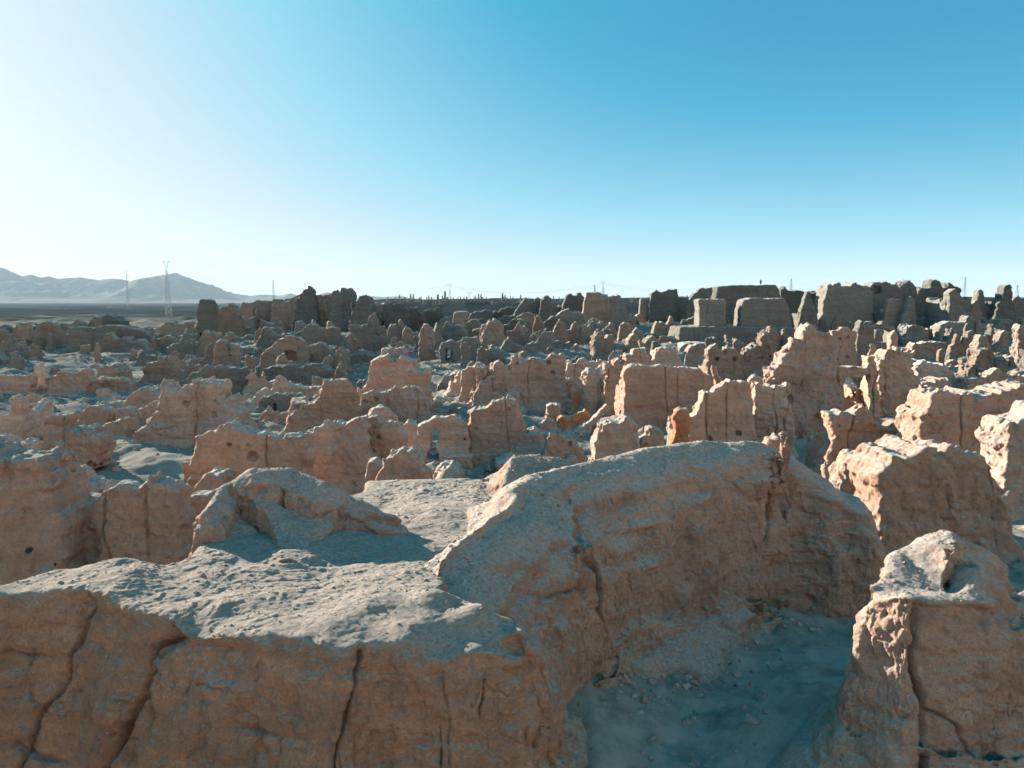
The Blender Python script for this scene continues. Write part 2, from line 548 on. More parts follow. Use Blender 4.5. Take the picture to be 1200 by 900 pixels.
def mass(name, label, cat, prims, box, h, z0, z1, mat='near', warp=.35, smooth=.12, cuts=(), sub=1, rough=1.0, group=None, origin=None, seed=1.0, carve=None, noise_amp=1.0):
    """prims: ('poly', edge points, inner points, profile) or ('ridge', crest points, half width, left profile, right profile)"""
    x0, x1, y0, y1 = box
    ax = np.arange(x0, x1, h); ay = np.arange(y0, y1, h); az = np.arange(z0, z1, h)
    U, W = np.meshgrid(ax, ay, indexing='ij')
    Wu = U + warp * fbm(U, W, U * 0, 1.7, 3, .5, seed); Ww = W + warp * fbm(U, W, U * 0 + 9, 1.7, 3, .5, seed + 4)
    H = np.full(U.shape, -20.0)
    for pr in prims:
        if pr[0] == 'poly':
            _, edge, inner, table = pr
            s = poly_sdf(Wu, Ww, [(a, b) for a, b, c in edge])
            top = idw(U, W, list(edge) + list(inner))
            Hn = top - prof(np.maximum(s, 0), table)
        else:
            crest, hw, tl, tr = pr[1:5]
            d, par, side = line_dist(Wu, Ww, crest)
            top = np.interp(par, range(len(crest)), [c[2] for c in crest])
            hwv = np.interp(par, range(len(crest)), hw) if isinstance(hw, (list, tuple)) else hw
            s = np.maximum(d - hwv, 0)
            if len(pr) > 5: s = s * np.interp(par, range(len(crest)), pr[5])
            bl = .5 + .5 * side
            Hn = top - (bl * prof(s, tl) + (1 - bl) * prof(s, tr)) - .12 * (np.minimum(d / np.maximum(hwv, .01), 1)) ** 2
        H = smax(H, Hn, smooth)
    H = H + .05 * fbm(U, W, U * 0, .7, 4, .55, seed + 2) * noise_amp
    gx, gy = np.gradient(H, h)
    # slope-corrected height field, its slope taken over a wider window so that faces stay crisp
    corr = 1 / np.sqrt(1 + gx ** 2 + gy ** 2)
    D = ((az[None, None, :] - H[:, :, None]) * corr[:, :, None]).astype(np.float32)
    # distance to the plan outline where the face is steep keeps the sheet even
    D = np.clip(D, -.6, .6)
    band = np.nonzero(np.abs(D) < .45)
    x = ax[band[0]]; y = ay[band[1]]; z = az[band[2]]
    st = np.clip(np.hypot(gx, gy) / 2.0, 0, 1)
    for _ in range(4):
        st[2:-2, 2:-2] = (st[:-4, 2:-2] + st[4:, 2:-2] + st[2:-2, :-4] + st[2:-2, 4:] + 2 * st[2:-2, 2:-2]) / 6
    steep = (st ** 1.3)[band[0], band[1]]
    amp = (.12 + .88 * steep) * rough
    nz = fbm(x, y, z * .8, 1.3, 3, .5, seed + 11) * .16 + ridged(x, y, z * .5, .9, 3, seed + 12) * .10
    nz = nz + fbm(x * .2, y * .2, z, .5, 3, .55, seed + 13) * .05
    D[band] += (nz * amp).astype(np.float32)
    D[:, :, 0] = np.maximum(D[:, :, 0], h * .5)
    D[0] = np.maximum(D[0], h * .5); D[-1] = np.maximum(D[-1], h * .5)
    D[:, 0] = np.maximum(D[:, 0], h * .5); D[:, -1] = np.maximum(D[:, -1], h * .5)
    V, Q = surface_nets(D, (x0, y0, z0), h)
    V = V.astype(np.float64)
    # relax once: takes the grid steps off the sheet
    for _ in range(2):
        acc = np.zeros_like(V); c = np.bincount(Q.ravel(), minlength=len(V)).astype(float) * 2
        for k in range(4):
            for o_ in (1, 3):
                src = Q[:, (k + o_) % 4]
                for a in range(3): acc[:, a] += np.bincount(Q[:, k], V[src, a], len(V))
        V = V * .4 + acc / c[:, None] * .6
    for _ in range(sub): V, Q = subdivide_quads(V, Q)
    # fissures and chips pressed into the finished surface
    N = vertex_normals(V, Q)
    flat = np.clip(N[:, 2], 0, 1)
    x, y, z = V.T
    dsp = np.zeros(len(V))
    px, py = project(V)
    for c in cuts:
        pts = c['p']; m = (px > min(p[0] for p in pts) - 40) & (px < max(p[0] for p in pts) + 40) & (py > min(p[1] for p in pts) - 20) & (py < max(p[1] for p in pts) + 20)
        m &= (N[:, 2] < .72); m &= (y > c.get('y0', -9)) & (y < c.get('y1', 99)) & (N[:, 1] < c.get('ny', .3))
        i = np.nonzero(m)[0]
        wobx = px[i] + 7 * (fbm(x[i], y[i], z[i], .45, 5, .62, 3.3))
        dd, par, _ = line_dist(wobx, py[i], pts)
        dm = dd * y[i] / F_PX
        wd = c.get('w', .035) * (.45 + 1.2 * noise3(x[i] * 2.1, y[i] * 2.1, z[i] * 3.3 + 2))
        tap = np.interp(par, range(len(pts)), c.get('d', [1] * len(pts)))
        dsp[i] -= tap * (c.get('depth', .16) * np.exp(-(dm / wd) ** 2) + .03 * np.exp(-(dm / (wd * 4)) ** 2))
        if 'step' in c:                         # one side of the joint stands proud
            pass
    face = 1 - sstep(.35, .75, flat)
    dsp -= face * .035 * (ridged(x, y, z * .8, .33, 3, seed + 41) ** 2) * 1.6
    cr = noise3(x * 2.3 + 4, y * 2.3, z * 1.1) * 2 - 1
    dsp -= face * .045 * np.exp(-(cr / .03) ** 2) * (noise3(x * .9, y * .9, z * .9 + 7) > .56)
    lay = noise3(x * .5, y * .5, z * 4.2 + 3) * 2 - 1
    dsp -= face * .016 * np.exp(-(lay / .06) ** 2) * (noise3(x * .8, y * .8, z + 5) > .45)
    dsp += fbm(x, y, z, .16, 3, .6, seed + 44) * (.010 + .022 * face)
    chip = noise3(x / .22 + 3, y / .22, z / .17 + seed)
    dsp -= face * sstep(.62, .74, chip) * .030
    chip = noise3(x / .5 + 3, y / .5, z / .33 + seed)
    dsp -= face * sstep(.58, .70, chip) * .025
    dsp -= face * .022 * ridged(x, y, z, .11, 2, seed + 47)
    dsp -= face * .048 * ridged(x, y, z * .45, .20, 3, seed + 48) * (.3 + noise3(x * .8, y * .8, z * .8 + 9))
    dsp += face * .11 * fbm(x, y, z * .8, .75, 3, .55, seed + 49)
    cr = noise3(x * 1.1 + 9, y * 1.1, z * .8) * 2 - 1 + .25 * fbm(x, y, z, .3, 3, .6, 5)
    dsp -= face * .035 * np.exp(-(cr / .02) ** 2) * (noise3(x * .6, y * .6, z * .6 + 3) > .5)
    # crusted rubble on the tops, with small scarps where the crust has broken
    q = fbm(x, y * 1.6, z * 0, 1.5, 4, .55, seed + 50) * 1.6 + x * .5 - y * 1.1
    q = q - np.floor(q)
    msk = sstep(.42, .62, noise3(x * .55 + seed, y * .55, z * 0)) * .8 + .2
    dsp += (1 - face) * .012 * (1 - sstep(0, .12, q) * (1 - (q - .12).clip(0) / .9)) * msk * sstep(13.5, 10.5, y)
    dsp += (1 - face) * msk * (.020 * np.maximum(fbm(x, y, z, .10, 3, .6, seed + 45), 0) + .022 * ridged(x, y * 2.0, z, .6, 3, seed + 46) * (.3 + noise3(x * .5, y * .5, z)) - .015)
    V = V + N * (dsp * noise_amp)[:, None]
    up = np.nonzero(N[:, 2] > .86)[0]; r_ = np.random.default_rng(int(seed * 10)); TOPS.append(V[r_.choice(up, min(len(up), 1500), replace=False)])
    ox, oy, oz = origin
    o = link_mesh(name, V - np.array([ox, oy, oz]), Q, M[mat], None, (ox, oy, oz))
    tag(o, label, cat, group, 'thing')
    ALL.append((len(Q), label))
    return o
# ------------------------------------------------------------------ the close masses
H_ = at_height
STEEP = [(0, 0), (.10, .10), (.22, .55), (.34, 1.3), (.6, 2.7), (1.0, 3.4), (2.5, 4.2)]
# plateau with its front wall
edge = [H_(-170, 722, 3.9), H_(-60, 700, 3.9), H_(0, 693, 3.9), H_(100, 690, 3.95), H_(185, 716, 3.95), H_(222, 742, 3.82), H_(330, 744, 3.9), H_(405, 760, 3.85),
        H_(445, 752, 3.85), H_(520, 772, 3.7), H_(600, 768, 3.62), H_(646, 764, 3.6), H_(640, 748, 3.66), H_(580, 718, 3.86), H_(518, 692, 3.95), (-.95, 12.0, 3.85), (-.4, 13.6, 3.85), (.4, 15.4, 3.85), H_(640, 566, 3.85),
        H_(560, 559, 3.92), H_(430, 562, 3.9), (-3.3, 16.3, 3.9), (-4.6, 14.8, 3.9), H_(236, 628, 3.95), H_(222, 655, 3.92), H_(195, 664, 3.9), H_(140, 652, 4.0), H_(60, 664, 3.95),
        H_(0, 684, 3.9), H_(-60, 692, 3.9), H_(-170, 712, 3.9)]
inner = [H_(300, 680, 3.92), H_(400, 660, 3.86), H_(340, 640, 4.0), H_(500, 640, 3.92), H_(440, 600, 3.86), H_(520, 590, 3.95), H_(250, 700, 3.98), H_(440, 700, 4.02),
         H_(510, 692, 4.08), H_(560, 710, 4.02), H_(605, 734, 3.92), H_(380, 720, 3.95), H_(150, 672, 4.02), H_(470, 735, 3.92), H_(545, 752, 3.78)]
CUTS = [
    dict(p=[(104, 680), (96, 720), (84, 765), (66, 810), (40, 850), (10, 915)], w=.02, depth=.13, y1=12.5, ny=.2),
    dict(p=[(212, 712), (200, 745), (180, 760), (172, 800), (150, 850), (105, 905)], w=.035, depth=.24, y1=12.0, ny=.2),
    dict(p=[(226, 735), (196, 748), (186, 770)], w=.08, depth=.14, y1=12.0, ny=.2),
    dict(p=[(424, 735), (418, 790), (408, 835), (392, 910)], w=.016, depth=.13, y1=11.2, ny=.2),
    dict(p=[(575, 775), (570, 820), (560, 850)], w=.016, depth=.1, y1=11.2, ny=.2, d=[0, 1, 0]),
    dict(p=[(515, 850), (518, 900)], w=.016, depth=.1, y1=11.2, ny=.2, d=[0, 1]),
    dict(p=[(645, 840), (630, 880)], w=.016, depth=.1, y1=11.6, ny=.2, d=[0, 1]),
    dict(p=[(172, 800), (176, 850), (170, 880)], w=.018, depth=.1, y1=11.4, ny=.2, d=[1, .6, 0]),
    dict(p=[(0, 768), (25, 772), (70, 770)], w=.018, depth=.1, y1=12.5, ny=.2, d=[1, 1, 0]),
    dict(p=[(10, 878), (40, 890), (95, 896)], w=.03, depth=.12, y1=12.5, ny=.2, d=[1, 1, 0]),
    dict(p=[(230, 845), (300, 862), (360, 872)], w=.02, depth=.06, y1=12.5, ny=.2, d=[0, 1, 0]),
]
mass('earth_platform', 'broad flat-topped earth platform with a cracked brown front wall, filling the lower left foreground', 'ruin platform',
     [('poly', edge, inner, STEEP)], (-9.4, 3.6, 8.2, 17.6), .042, 1.2, 4.6, warp=.10, smooth=.2, cuts=CUTS, origin=(-2, 12, 0), seed=1.0)

# curved rim on the platform
crest = [H_(236, 600, 4.42), H_(262, 566, 4.68), H_(290, 549, 4.9), H_(335, 549, 4.88), H_(378, 565, 4.72), H_(412, 582, 4.45), H_(446, 600, 4.25), H_(468, 608, 4.12)]
mass('curved_rim_wall', 'low curved rim of a broken wall standing on the back of the foreground platform', 'ruin wall',
     [('ridge', crest, [.16, .2, .3, .32, .3, .25, .2, .12], [(0, 0), (.1, .2), (.4, 1.6), (2, 4)], [(0, 0), (.12, .08), (.26, .36), (.9, .58), (2.2, .86), (3.4, 1.4), (5, 4)])],
     (-7.2, -.9, 10.6, 17.2), .04, 3.2, 5.3, warp=.05, smooth=.1, origin=(-4, 14, 3.8), seed=2.0, cuts=[dict(p=[(332, 565), (330, 595)], w=.04, depth=.15)])

# the long ridge wall across the middle
cr2 = [H_(522, 676, 4.0), H_(548, 632, 4.22), H_(572, 594, 4.42), H_(596, 572, 4.52), H_(640, 553, 4.58), H_(700, 538, 4.62), H_(765, 524, 4.72), H_(825, 516, 4.76),
       H_(880, 517, 4.66), H_(915, 531, 4.35), H_(950, 551, 4.0), H_(978, 569, 3.7), H_(1000, 585, 3.4)]
RF = [(0, 0), (.25, .10), (.6, .42), (.9, 1.0), (1.08, 1.8), (1.22, 2.6), (1.5, 3.15), (2.1, 3.7), (3.0, 4.6)]
LB = [(0, 0), (.15, .12), (.4, .5), (.8, 2.0), (1.2, 4), (2, 5)]
CUT2 = [dict(p=[(662, 568), (676, 600), (684, 640), (700, 672), (706, 700), (708, 720), (711, 742), (716, 760)], w=.035, depth=.13, ny=.6, y1=19, d=[.3, .7, .8, 1, 1.2, 1.2, .6, 0]),
        dict(p=[(906, 545), (908, 600), (900, 640)], w=.025, depth=.2, ny=.6, y1=22, d=[1, 1, .3]),
        dict(p=[(690, 690), (640, 700), (600, 690), (560, 690)], w=.03, depth=.10, ny=.6, y1=19, d=[1, .6, .3, 0])]
mass('long_ridge_wall', 'long rounded ridge of earth wall in shade, running across the middle of the foreground', 'ruin wall',
     [('ridge', cr2, [.05, .1, .12, .2, .25, .3, .35, .35, .3, .3, .35, .4, .4], LB, RF, [.75, .75, .75, .75, .8, .85, .95, 1.05, 1.1, 1.15, 1.3, 1.6, 2.0]),
      ('ridge', [H_(640, 600, 4.1), H_(668, 700, 2.3), H_(700, 800, 1.0)], [.3, .5, .5], [(0, 0), (.3, .3), (.7, 1.5), (1.2, 4)], [(0, 0), (.3, .3), (.7, 1.5), (1.2, 4)]),
      ('ridge', [H_(800, 600, 3.2), H_(840, 660, 1.8)], [.25, .3], [(0, 0), (.3, .3), (.7, 1.5), (1.2, 4)], [(0, 0), (.3, .3), (.7, 1.5), (1.2, 4)])],
     (-2.6, 12.6, 9.6, 24.0), .052, 0.2, 5.3, warp=.38, smooth=.35, cuts=CUT2, origin=(3, 17, .8), seed=3.0, sub=1, rough=1.5)

# block at the right edge
e3 = [H_(1016, 682, 3.9), H_(1040, 655, 4.0), H_(1080, 648, 4.1), H_(1140, 668, 4.05), at_depth(1200, 690, 11.8), at_depth(1330, 712, 11.6), at_depth(1400, 775, 11.2), at_depth(1290, 752, 10.9),
      at_depth(1200, 732, 10.55), at_depth(1120, 702, 10.35), at_depth(1062, 700, 10.3), at_depth(1014, 708, 10.75)]
CUT3 = [dict(p=[(1082, 700), (1078, 760), (1074, 800), (1086, 835), (1086, 915)], w=.035, depth=.24, ny=.3, d=[.2, .6, 1, 1, 1]),
        dict(p=[(1088, 835), (1120, 850), (1150, 900)], w=.022, depth=.12, ny=.3, d=[1, 1, .3])]
mass('corner_block', 'tall pale-edged earth block with a sunlit left corner, at the lower right foreground', 'ruin block',
     [('poly', e3, [at_depth(1110, 690, 10.8), at_depth(1170, 700, 11)], [(0, 0), (.08, .10), (.16, .5), (.24, 1.3), (.33, 1.9), (.8, 2.5), (1.6, 3.3), (3, 4)]),
      ('ridge', [H_(1058, 651, 4.08), H_(1088, 633, 4.32), H_(1115, 626, 4.42), H_(1138, 638, 4.3), H_(1148, 668, 4.0)], [.2, .38, .45, .4, .25], [(0, 0), (.1, .1), (.3, .6), (.6, 4)], [(0, 0), (.2, .10), (.45, .35), (.7, 1.1), (.8, 4)])],
     (3.2, 9.6, 8.0, 14.6), .036, .3, 5.2, warp=.06, smooth=.4, cuts=CUT3, origin=(6.5, 10.5, .8), seed=4.0, rough=.85)

# low lens-shaped hump behind the ridge
mass('low_mound', 'low smooth lens-shaped mound between the pale platform and the long ridge', 'mound',
     [('ridge', [H_(575, 553, 4.25), H_(600, 535, 4.62), H_(640, 532, 4.66), H_(672, 541, 4.4)], [.2, .4, .4, .2], [(0, 0), (.3, .4), (.7, 2), (2, 5)], [(0, 0), (.3, .12), (.9, .5), (1.4, .9), (2, 4)])],
     (-2.2, 3.0, 14.0, 20.5), .05, 2.6, 5.2, warp=.1, smooth=.1, origin=(.2, 17, 3.6), seed=5.0)
# ------------------------------------------------------------------ the ruined town, traced row by row
W_, B_, T_ = 'ruin wall', 'ruin block', 'ruin tower'
def wall(label, out, b=None, **k): return ruin('ruined_wall', label, W_, out, b, **k)
def block(label, out, b=None, **k): return ruin('ruined_block', label, B_, out, b, **k)
def tower(label, out, b=None, **k): return ruin('ruined_tower', label, T_, out, b, **k)
def hump(label, out, b=None, **k): return ruin('earth_hump', label, 'earth hump', out, b, **k)
def stump(label, out, b=None, **k): return ruin('mud_stump', label, 'wall stump', out, b, **k)

# --- left edge, just behind the platform
wall('huge pale brown wall at the left edge, sunk behind the platform front', '-90,528 -40,532 0,537 12,535 28,536 40,542 50,556 58,590 66,640 72,700', Y=17, t=2.2, skew=.1, mat='near', holes=[(30,648,5),(62,665,3)])
wall('long low wall with a taller rounded right end, directly behind the left of the platform', '56,640 64,590 80,588 100,587 122,583 142,579 150,578 160,573 170,563 182,560 192,562 200,570 205,590 207,640 208,690', Y=18.3, t=1.3, mat='near', cracks=[67,105,160], holes=[(168,622,4)])
wall('rounded wall sloping down right, between the huge left wall and the long low wall', '48,600 52,560 62,555 80,556 100,562 118,572 130,582 142,600', Y=21, t=1.8)
wall('narrow shaded wall in the gap left of the curved rim', '204,640 208,600 215,588 228,585 250,583 262,600', Y=20.5, t=1.2)
# --- second row
wall('jagged-topped wall with a row of small dark holes behind the curved rim', '203,600 214,578 219,560 222,542 228,528 232,513 243,506 262,498 283,499 296,505 306,512 330,510 350,512 356,520 357,600', Y=27.5, t=1.3, holes=[(267,521,3),(288,523,3),(293,536,7),(301,523,2),(310,533,2)], cracks=[305], skew=-.15)
hump('small domed hump leaning on the foot of the wall with dark holes', '216,610 224,574 232,562 241,559 251,562 259,572 264,610', Y=24.5, t=1.8)
wall('big smooth pink wall with a rounded top, above the right end of the curved rim', '345,575 349,552 352,520 357,507 368,498 385,493 400,496 418,491 427,492 431,505 431,575', Y=29.5, t=1.6, holes=[(354,541,2)], cracks=[])
wall('notched wall with keyhole slots, joined to the big smooth pink wall', '424,560 426,492 432,488 441,489 450,498 458,494 466,502 475,511 477,560', Y=30.5, t=1.1, holes=[(443,513,3),(437,530,3)], cracks=[427])
hump('triangular pink boulder of fallen wall on the back edge of the platform', '438,575 445,545 455,530 470,525 482,529 492,540 500,575', Y=23.5, t=1.5)
hump('tiny pale block beside the triangular pink boulder', '426,560 430,541 440,538 447,543 447,562', Y=25, t=.8)
stump('narrow upright pillar between the notched wall and the cave wall', '472,540 474,500 478,495 486,494 488,500 489,540', Y=32, t=.9)
wall('wall with a cave-like doorway hole at its left end', '486,533 488,498 495,493 510,491 522,489 530,486 540,487 545,492 548,505 547,534', 534, t=1.1, door=[(502,506,512,536)], holes=[(520,502,2),(545,515,2)], cracks=[488])
wall('stepped dark wall right of the cave wall, tallest in its middle', '547,532 549,487 556,481 570,479 577,471 590,468 606,469 610,488 618,515 621,533', 532, t=1.6, holes=[(596,481,2),(558,503,2)])
hump('small rounded stump at the foot of the stepped dark wall', '606,530 610,511 620,505 632,506 637,520 640,532', 533, t=1.4)
# --- centre behind the long ridge
block('squat pale block with a dark chip, standing alone above the ridge crest', '638,535 642,512 650,507 663,507 673,509 677,520 685,537', 545, t=1.6, holes=[(668,521,3)])
block('large lumpy pale block above the ridge crest, right of the squat one', '694,545 697,520 703,505 712,497 735,494 745,502 752,520 757,540', Y=30.5, t=2.0)
block('small leaning double block right of the large lumpy pale one', '753,540 752,516 762,510 762,502 768,499 777,502 781,513 780,540', Y=31.5, t=1.2)
hump('bright orange rounded stub glowing beside the ladder-topped wall', '786,525 790,515 793,505 791,492 793,482 800,479 810,481 812,492 808,520', Y=33, t=.9, mat='rust', rough=.5)
wall('wall with a stepped sunlit edge and two round holes, behind the ridge crest', '803,535 812,492 820,472 828,461 836,461 845,455 851,450 858,447 868,447 882,449 884,500 884,535', Y=36, t=1.4, holes=[(832,515,4),(866,508,4)], cracks=[832,856])
wall('ribbed pinkish wall joined to the right of the wall with two round holes', '882,535 884,449 890,447 905,449 918,448 928,452 929,535', Y=38.5, t=1.5, skew=-.1, cracks=[886,912,926])
wall('big dark pitted wall rising in steps to the right, above a long shaded base', '905,530 907,450 908,438 917,427 920,414 926,404 932,402 940,404 944,393 950,387 957,383 966,385 975,387 982,389 986,425 986,530', Y=43, t=2.4, rough=1.6)
wall('house front with several small square holes, behind the big dark pitted wall', '974,440 976,388 985,387 987,384 996,384 998,388 1004,389 1005,440', Y=66, t=1.2, holes=[(985,397,2),(994,395,2),(993,418,2),(986,407,1.5)], rough=.6)
wall('wall with a wide square opening under a thick lintel', '984,500 984,431 990,429 1002,430 1018,430 1020,418 1026,420 1031,432 1032,500', Y=45, t=1.6, door=[(991,440,1018,487,1.25)], cracks=[1029], rough=.7)
tower('broad pitted tower with a lumpy top right of the wide square opening', '1029,500 1031,455 1033,430 1038,414 1047,407 1060,410 1075,411 1079,430 1083,455 1085,500', 497, t=2.2, rough=1.5)
wall('broken wall with a pointed left crest and bedded layers, front right', '969,572 971,535 978,522 976,500 977,488 990,483 1005,477 1014,475 1024,482 1030,490 1040,496 1050,500 1062,496 1075,498 1082,505 1088,545 1088,572', 568, t=1.5, beds=.07, holes=[(1073,520,3),(985,500,2),(1003,505,2)])
block('very large orange block with a flat sunlit top at the right edge', '1079,560 1084,490 1095,480 1097,462 1103,455 1115,452 1130,454 1145,457 1165,455 1185,457 1225,453 1300,452 1300,560', Y=29, t=2.6, cracks=[1139,1180], rough=.9, mat='near')
block('ragged block with a white sunlit left edge, cut by the right frame', '1176,600 1182,530 1184,503 1192,493 1200,489 1225,480 1262,482 1262,600', Y=25, t=2, rough=1.0, mat='near')
hump('pale ribbed boulder with a glowing orange right shoulder', '1000,600 998,548 1010,536 1030,533 1050,534 1062,538 1068,600', Y=24, t=2, mat='wall', rough=1.2)
hump('round-shouldered boulder with a white sunlit edge, left of a pair above the path', '1030,640 1033,600 1040,572 1055,549 1075,533 1095,527 1107,532 1115,560 1118,595 1112,640', Y=19.6, t=3, mat='near', rough=.85)
hump('wide shaded boulder, right of a pair above the path', '1104,640 1106,540 1112,532 1125,530 1150,528 1164,532 1174,545 1180,570 1187,600 1190,640', Y=20.8, t=2.6, mat='near', rough=.85)
stump('small square stub poking up behind the right end of the long ridge', '901,550 903,518 912,515 922,517 925,550', Y=23, t=.8)
# --- rubble between ridge and middle walls
stump('round shaded boulder by the orange rubble', '631,506 634,495 641,489 650,492 653,506', 508, t=1.2)
wall('low burnt orange rubble wall in the open centre', '651,502 655,490 664,487 675,482 686,478 690,486 691,500', 503, t=.9, mat='rust')
stump('brown stub left of the burnt orange rubble wall', '639,498 641,476 647,472 656,474 659,498', 500, t=1.4)
wall('orange face set low between the sawtooth wall and the round tower', '671,482 672,461 680,458 688,459 689,482', 484, t=1, mat='rust', rough=.6)
wall('tilted pale slab propped beside the round tower', '673,506 685,494 698,486 712,473 713,479 700,492 684,506', 506, t=1.0)
stump('pale lump on the sunlit ground under the round tower', '612,520 615,507 625,503 634,508 638,521', 524, t=1.3)
# --- middle row
tower('round-fronted tower with a flat shaded top', '683,491 685,470 684,440 688,435 700,433 712,435 717,442 716,462 713,482 700,489', 490, t=3.0, round_=1.0, holes=[(702,452,2)])
wall('narrow wall in shade between the round tower and the great smooth wall', '715,486 717,440 725,437 734,437 736,486', 486, t=1)
wall('great smooth wall split by two long vertical joints', '728,505 732,470 731,440 735,432 745,430 770,430 800,431 820,433 832,440 836,452 843,470 845,490 838,512', 510, t=1.8, cracks=[781,797], rough=.55)
wall('craggy broken crest of rubble on the left of the great smooth wall', '708,442 712,428 724,421 733,418 733,410 740,412 748,411 755,408 762,412 766,420 768,442', Y=51, t=1.6, rough=1.6)
hump('dark dome behind the great smooth wall', '764,436 768,416 778,409 790,409 800,418 808,436', Y=57, t=3)
wall('sawtooth-topped wall with a tall right corner in the centre', '556,480 557,455 562,447 572,443 579,442 580,426 586,423 593,426 598,431 599,418 604,417 610,421 630,420 640,421 644,417 650,415 661,415 663,430 664,462 673,480', 479, t=1.2, cracks=[576,618], holes=[(606,426,2),(643,425,3),(648,437,3),(613,437,1)])
wall('shaded wall behind the right end of the sawtooth-topped wall', '658,472 664,425 680,421 700,421 712,426 716,470', 466, t=1)
stump('upright slab left of the sawtooth-topped wall', '540,471 541,434 547,429 560,426 571,430 576,440 577,471', 471, t=1)
block('tiered ruin with a separate cap block on its summit', '420,470 425,455 431,440 433,425 440,419 447,417 460,417 473,419 483,424 488,433 495,434 499,444 500,472', 486, t=3.2, beds=.09)
block('flat cap block sitting on the summit of the tiered ruin', '445,418 446,409 452,407 462,408 470,408 473,413 472,420', Y=55, t=2, zb=3.6)
wall('pink wall with two round holes in front of the tiered ruin', '421,495 422,462 432,458 452,460 462,454 480,452 492,455 498,465 502,480 505,498', 500, t=1.1, holes=[(427,471,3),(440,468,3)], cracks=[452,488])
wall('stepped wall sloping down left, beside the pink wall with two round holes', '336,509 341,488 358,477 371,466 377,457 377,441 390,439 406,440 413,449 420,460 423,482 421,509', 508, t=1.8, skew=.25, beds=.07)
block('big stepped ruin with an L-shaped top and a long vertical split', '148,520 160,502 175,492 183,480 186,462 184,449 189,447 198,451 205,457 213,451 221,452 222,446 236,446 252,448 255,461 262,472 272,486 284,503 287,522', 524, t=2.4, holes=[(215,474,4),(229,475,3),(250,472,3),(248,487,4)], cracks=[225], beds=.09)
wall('ragged low wall running left from the big stepped ruin', '134,500 137,480 150,479 158,484 165,478 172,473 182,469 188,473 190,505', 506, t=1.3)
block('pale sunlit block with a rounded top in the left middle ground', '88,508 90,483 98,478 112,477 121,480 125,488 123,508', 508, t=1.5, rough=.5)
hump('grey-brown hump between the pale sunlit block and the big stepped ruin', '116,518 121,497 133,488 145,490 148,518', 516, t=2)
block('banded block with a small square turret on its left end', '44,550 46,505 48,490 58,488 69,490 71,503 80,505 95,508 108,513 113,526 109,540 90,548 80,552', 555, t=2, beds=.08)
wall('sunlit broken post at the left edge of the frame', '-30,525 -8,478 0,478 7,481 8,466 14,465 20,474 24,490 24,526', 530, t=1.2, cracks=[])
wall('low rounded wall at the left edge under the sunlit broken post', '-50,548 -30,514 0,514 12,521 30,519 36,528 39,550', 552, t=1.6)
wall('low wall cut by the left frame with a slanting right end', '-40,466 -30,441 0,440 20,440 34,437 38,441 31,466', 466, t=1.2)
wall('crumbling low wall with hanging lobes, left of the dark hollow', '54,462 58,441 74,436 90,433 103,435 107,446 100,460 84,463', 463, t=1.2, rough=1.5)
hump('dark hump with a hollow beneath, right of the crumbling low wall', '104,455 112,432 120,427 130,430 140,445 150,456', 454, t=3)
wall('two-humped pale wall with a small block on top, left middle distance', '165,452 166,432 174,426 184,424 185,413 191,412 195,420 203,412 206,424 214,430 217,452', 450, t=1.2)
wall('long flat grey wall in the left middle distance behind the big stepped ruin', '217,462 219,440 230,436 240,430 255,429 272,430 290,432 296,440 298,462', 464, t=1.8, mat='grey')
stump('tiny sunlit stone on bare shaded ground, left middle distance', '136,432 137,421 141,420 144,430', 432, t=.6)
wall('low dark wall with a small orange doorway left of the leaning stepped wall', '299,486 302,470 318,461 335,460 352,461 360,468 362,486', 487, t=1.3, door=[(320,474,324,484)], mat='grey')
block('shaded wall with two knobs behind the low dark wall', '315,472 318,448 325,440 331,442 336,450 346,452 352,455 375,453 378,472', 472, t=1.5)
block('dark lobed ruin left of centre above the shaded wall with two knobs', '302,456 305,436 316,429 335,428 350,430 370,428 385,434 398,438 400,458', 452, t=2.5, mat='grey')
wall('ruin with an arched niche and a rubble-covered top', '303,434 306,417 316,405 325,396 338,393 350,394 357,404 360,435', 432, t=2, door=[(333,411,347,424,1.0)])
# --- far rows, left part
F_ = dict(rough=1.5)
wall('low crumbled wall ending in a pale slope at the far left edge', '-20,408 -10,388 0,387 10,392 16,398 24,403 30,408', 408, t=1.6)
stump('grey stub with a rounded head near the far left edge', '14,405 18,390 22,385 24,378 29,377 32,383 34,392 38,405', 405, t=1.4)
wall('long low pinkish broken wall above a pale sand streak on the left', '30,406 36,390 42,384 48,379 56,377 62,378 66,384 70,392 74,405', 405, t=1.6)
stump('thin sunlit post standing in front of the long low pinkish broken wall', '54,408 55,398 57,390 59,393 61,408', 408, t=.7)
stump('flat lump beside the thin sunlit post', '35,408 37,398 43,395 48,402 50,408', 408, t=1)
stump('bright upright stub at the left end of the dark teal wall', '73,398 75,385 77,381 80,385 80,398', 400, t=.8)
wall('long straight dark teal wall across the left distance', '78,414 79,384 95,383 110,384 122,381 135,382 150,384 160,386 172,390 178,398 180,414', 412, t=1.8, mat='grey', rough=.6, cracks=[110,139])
wall('rubble crest peeping over the left of the dark teal wall', '77,392 80,379 86,377 91,375 96,379 98,392', Y=118, t=1.4)
wall('pointed pink stub above the middle of the dark teal wall', '103,392 105,378 110,372 114,373 116,392', Y=118, t=1.2)
hump('dark rounded ruin rising behind the dark teal wall', '112,392 116,374 124,370 132,371 139,378 143,392', Y=122, t=3, mat='dark')
wall('pink stub with two peaks at the right end of the dark teal wall', '158,408 158,389 161,392 166,392 167,385 171,384 175,386 176,408', Y=106, t=1)
wall('long orange-pink wall top in the left distance', '178,400 180,387 188,383 192,379 204,378 212,380 223,378 224,400', Y=112, t=1.4, rough=1.2)
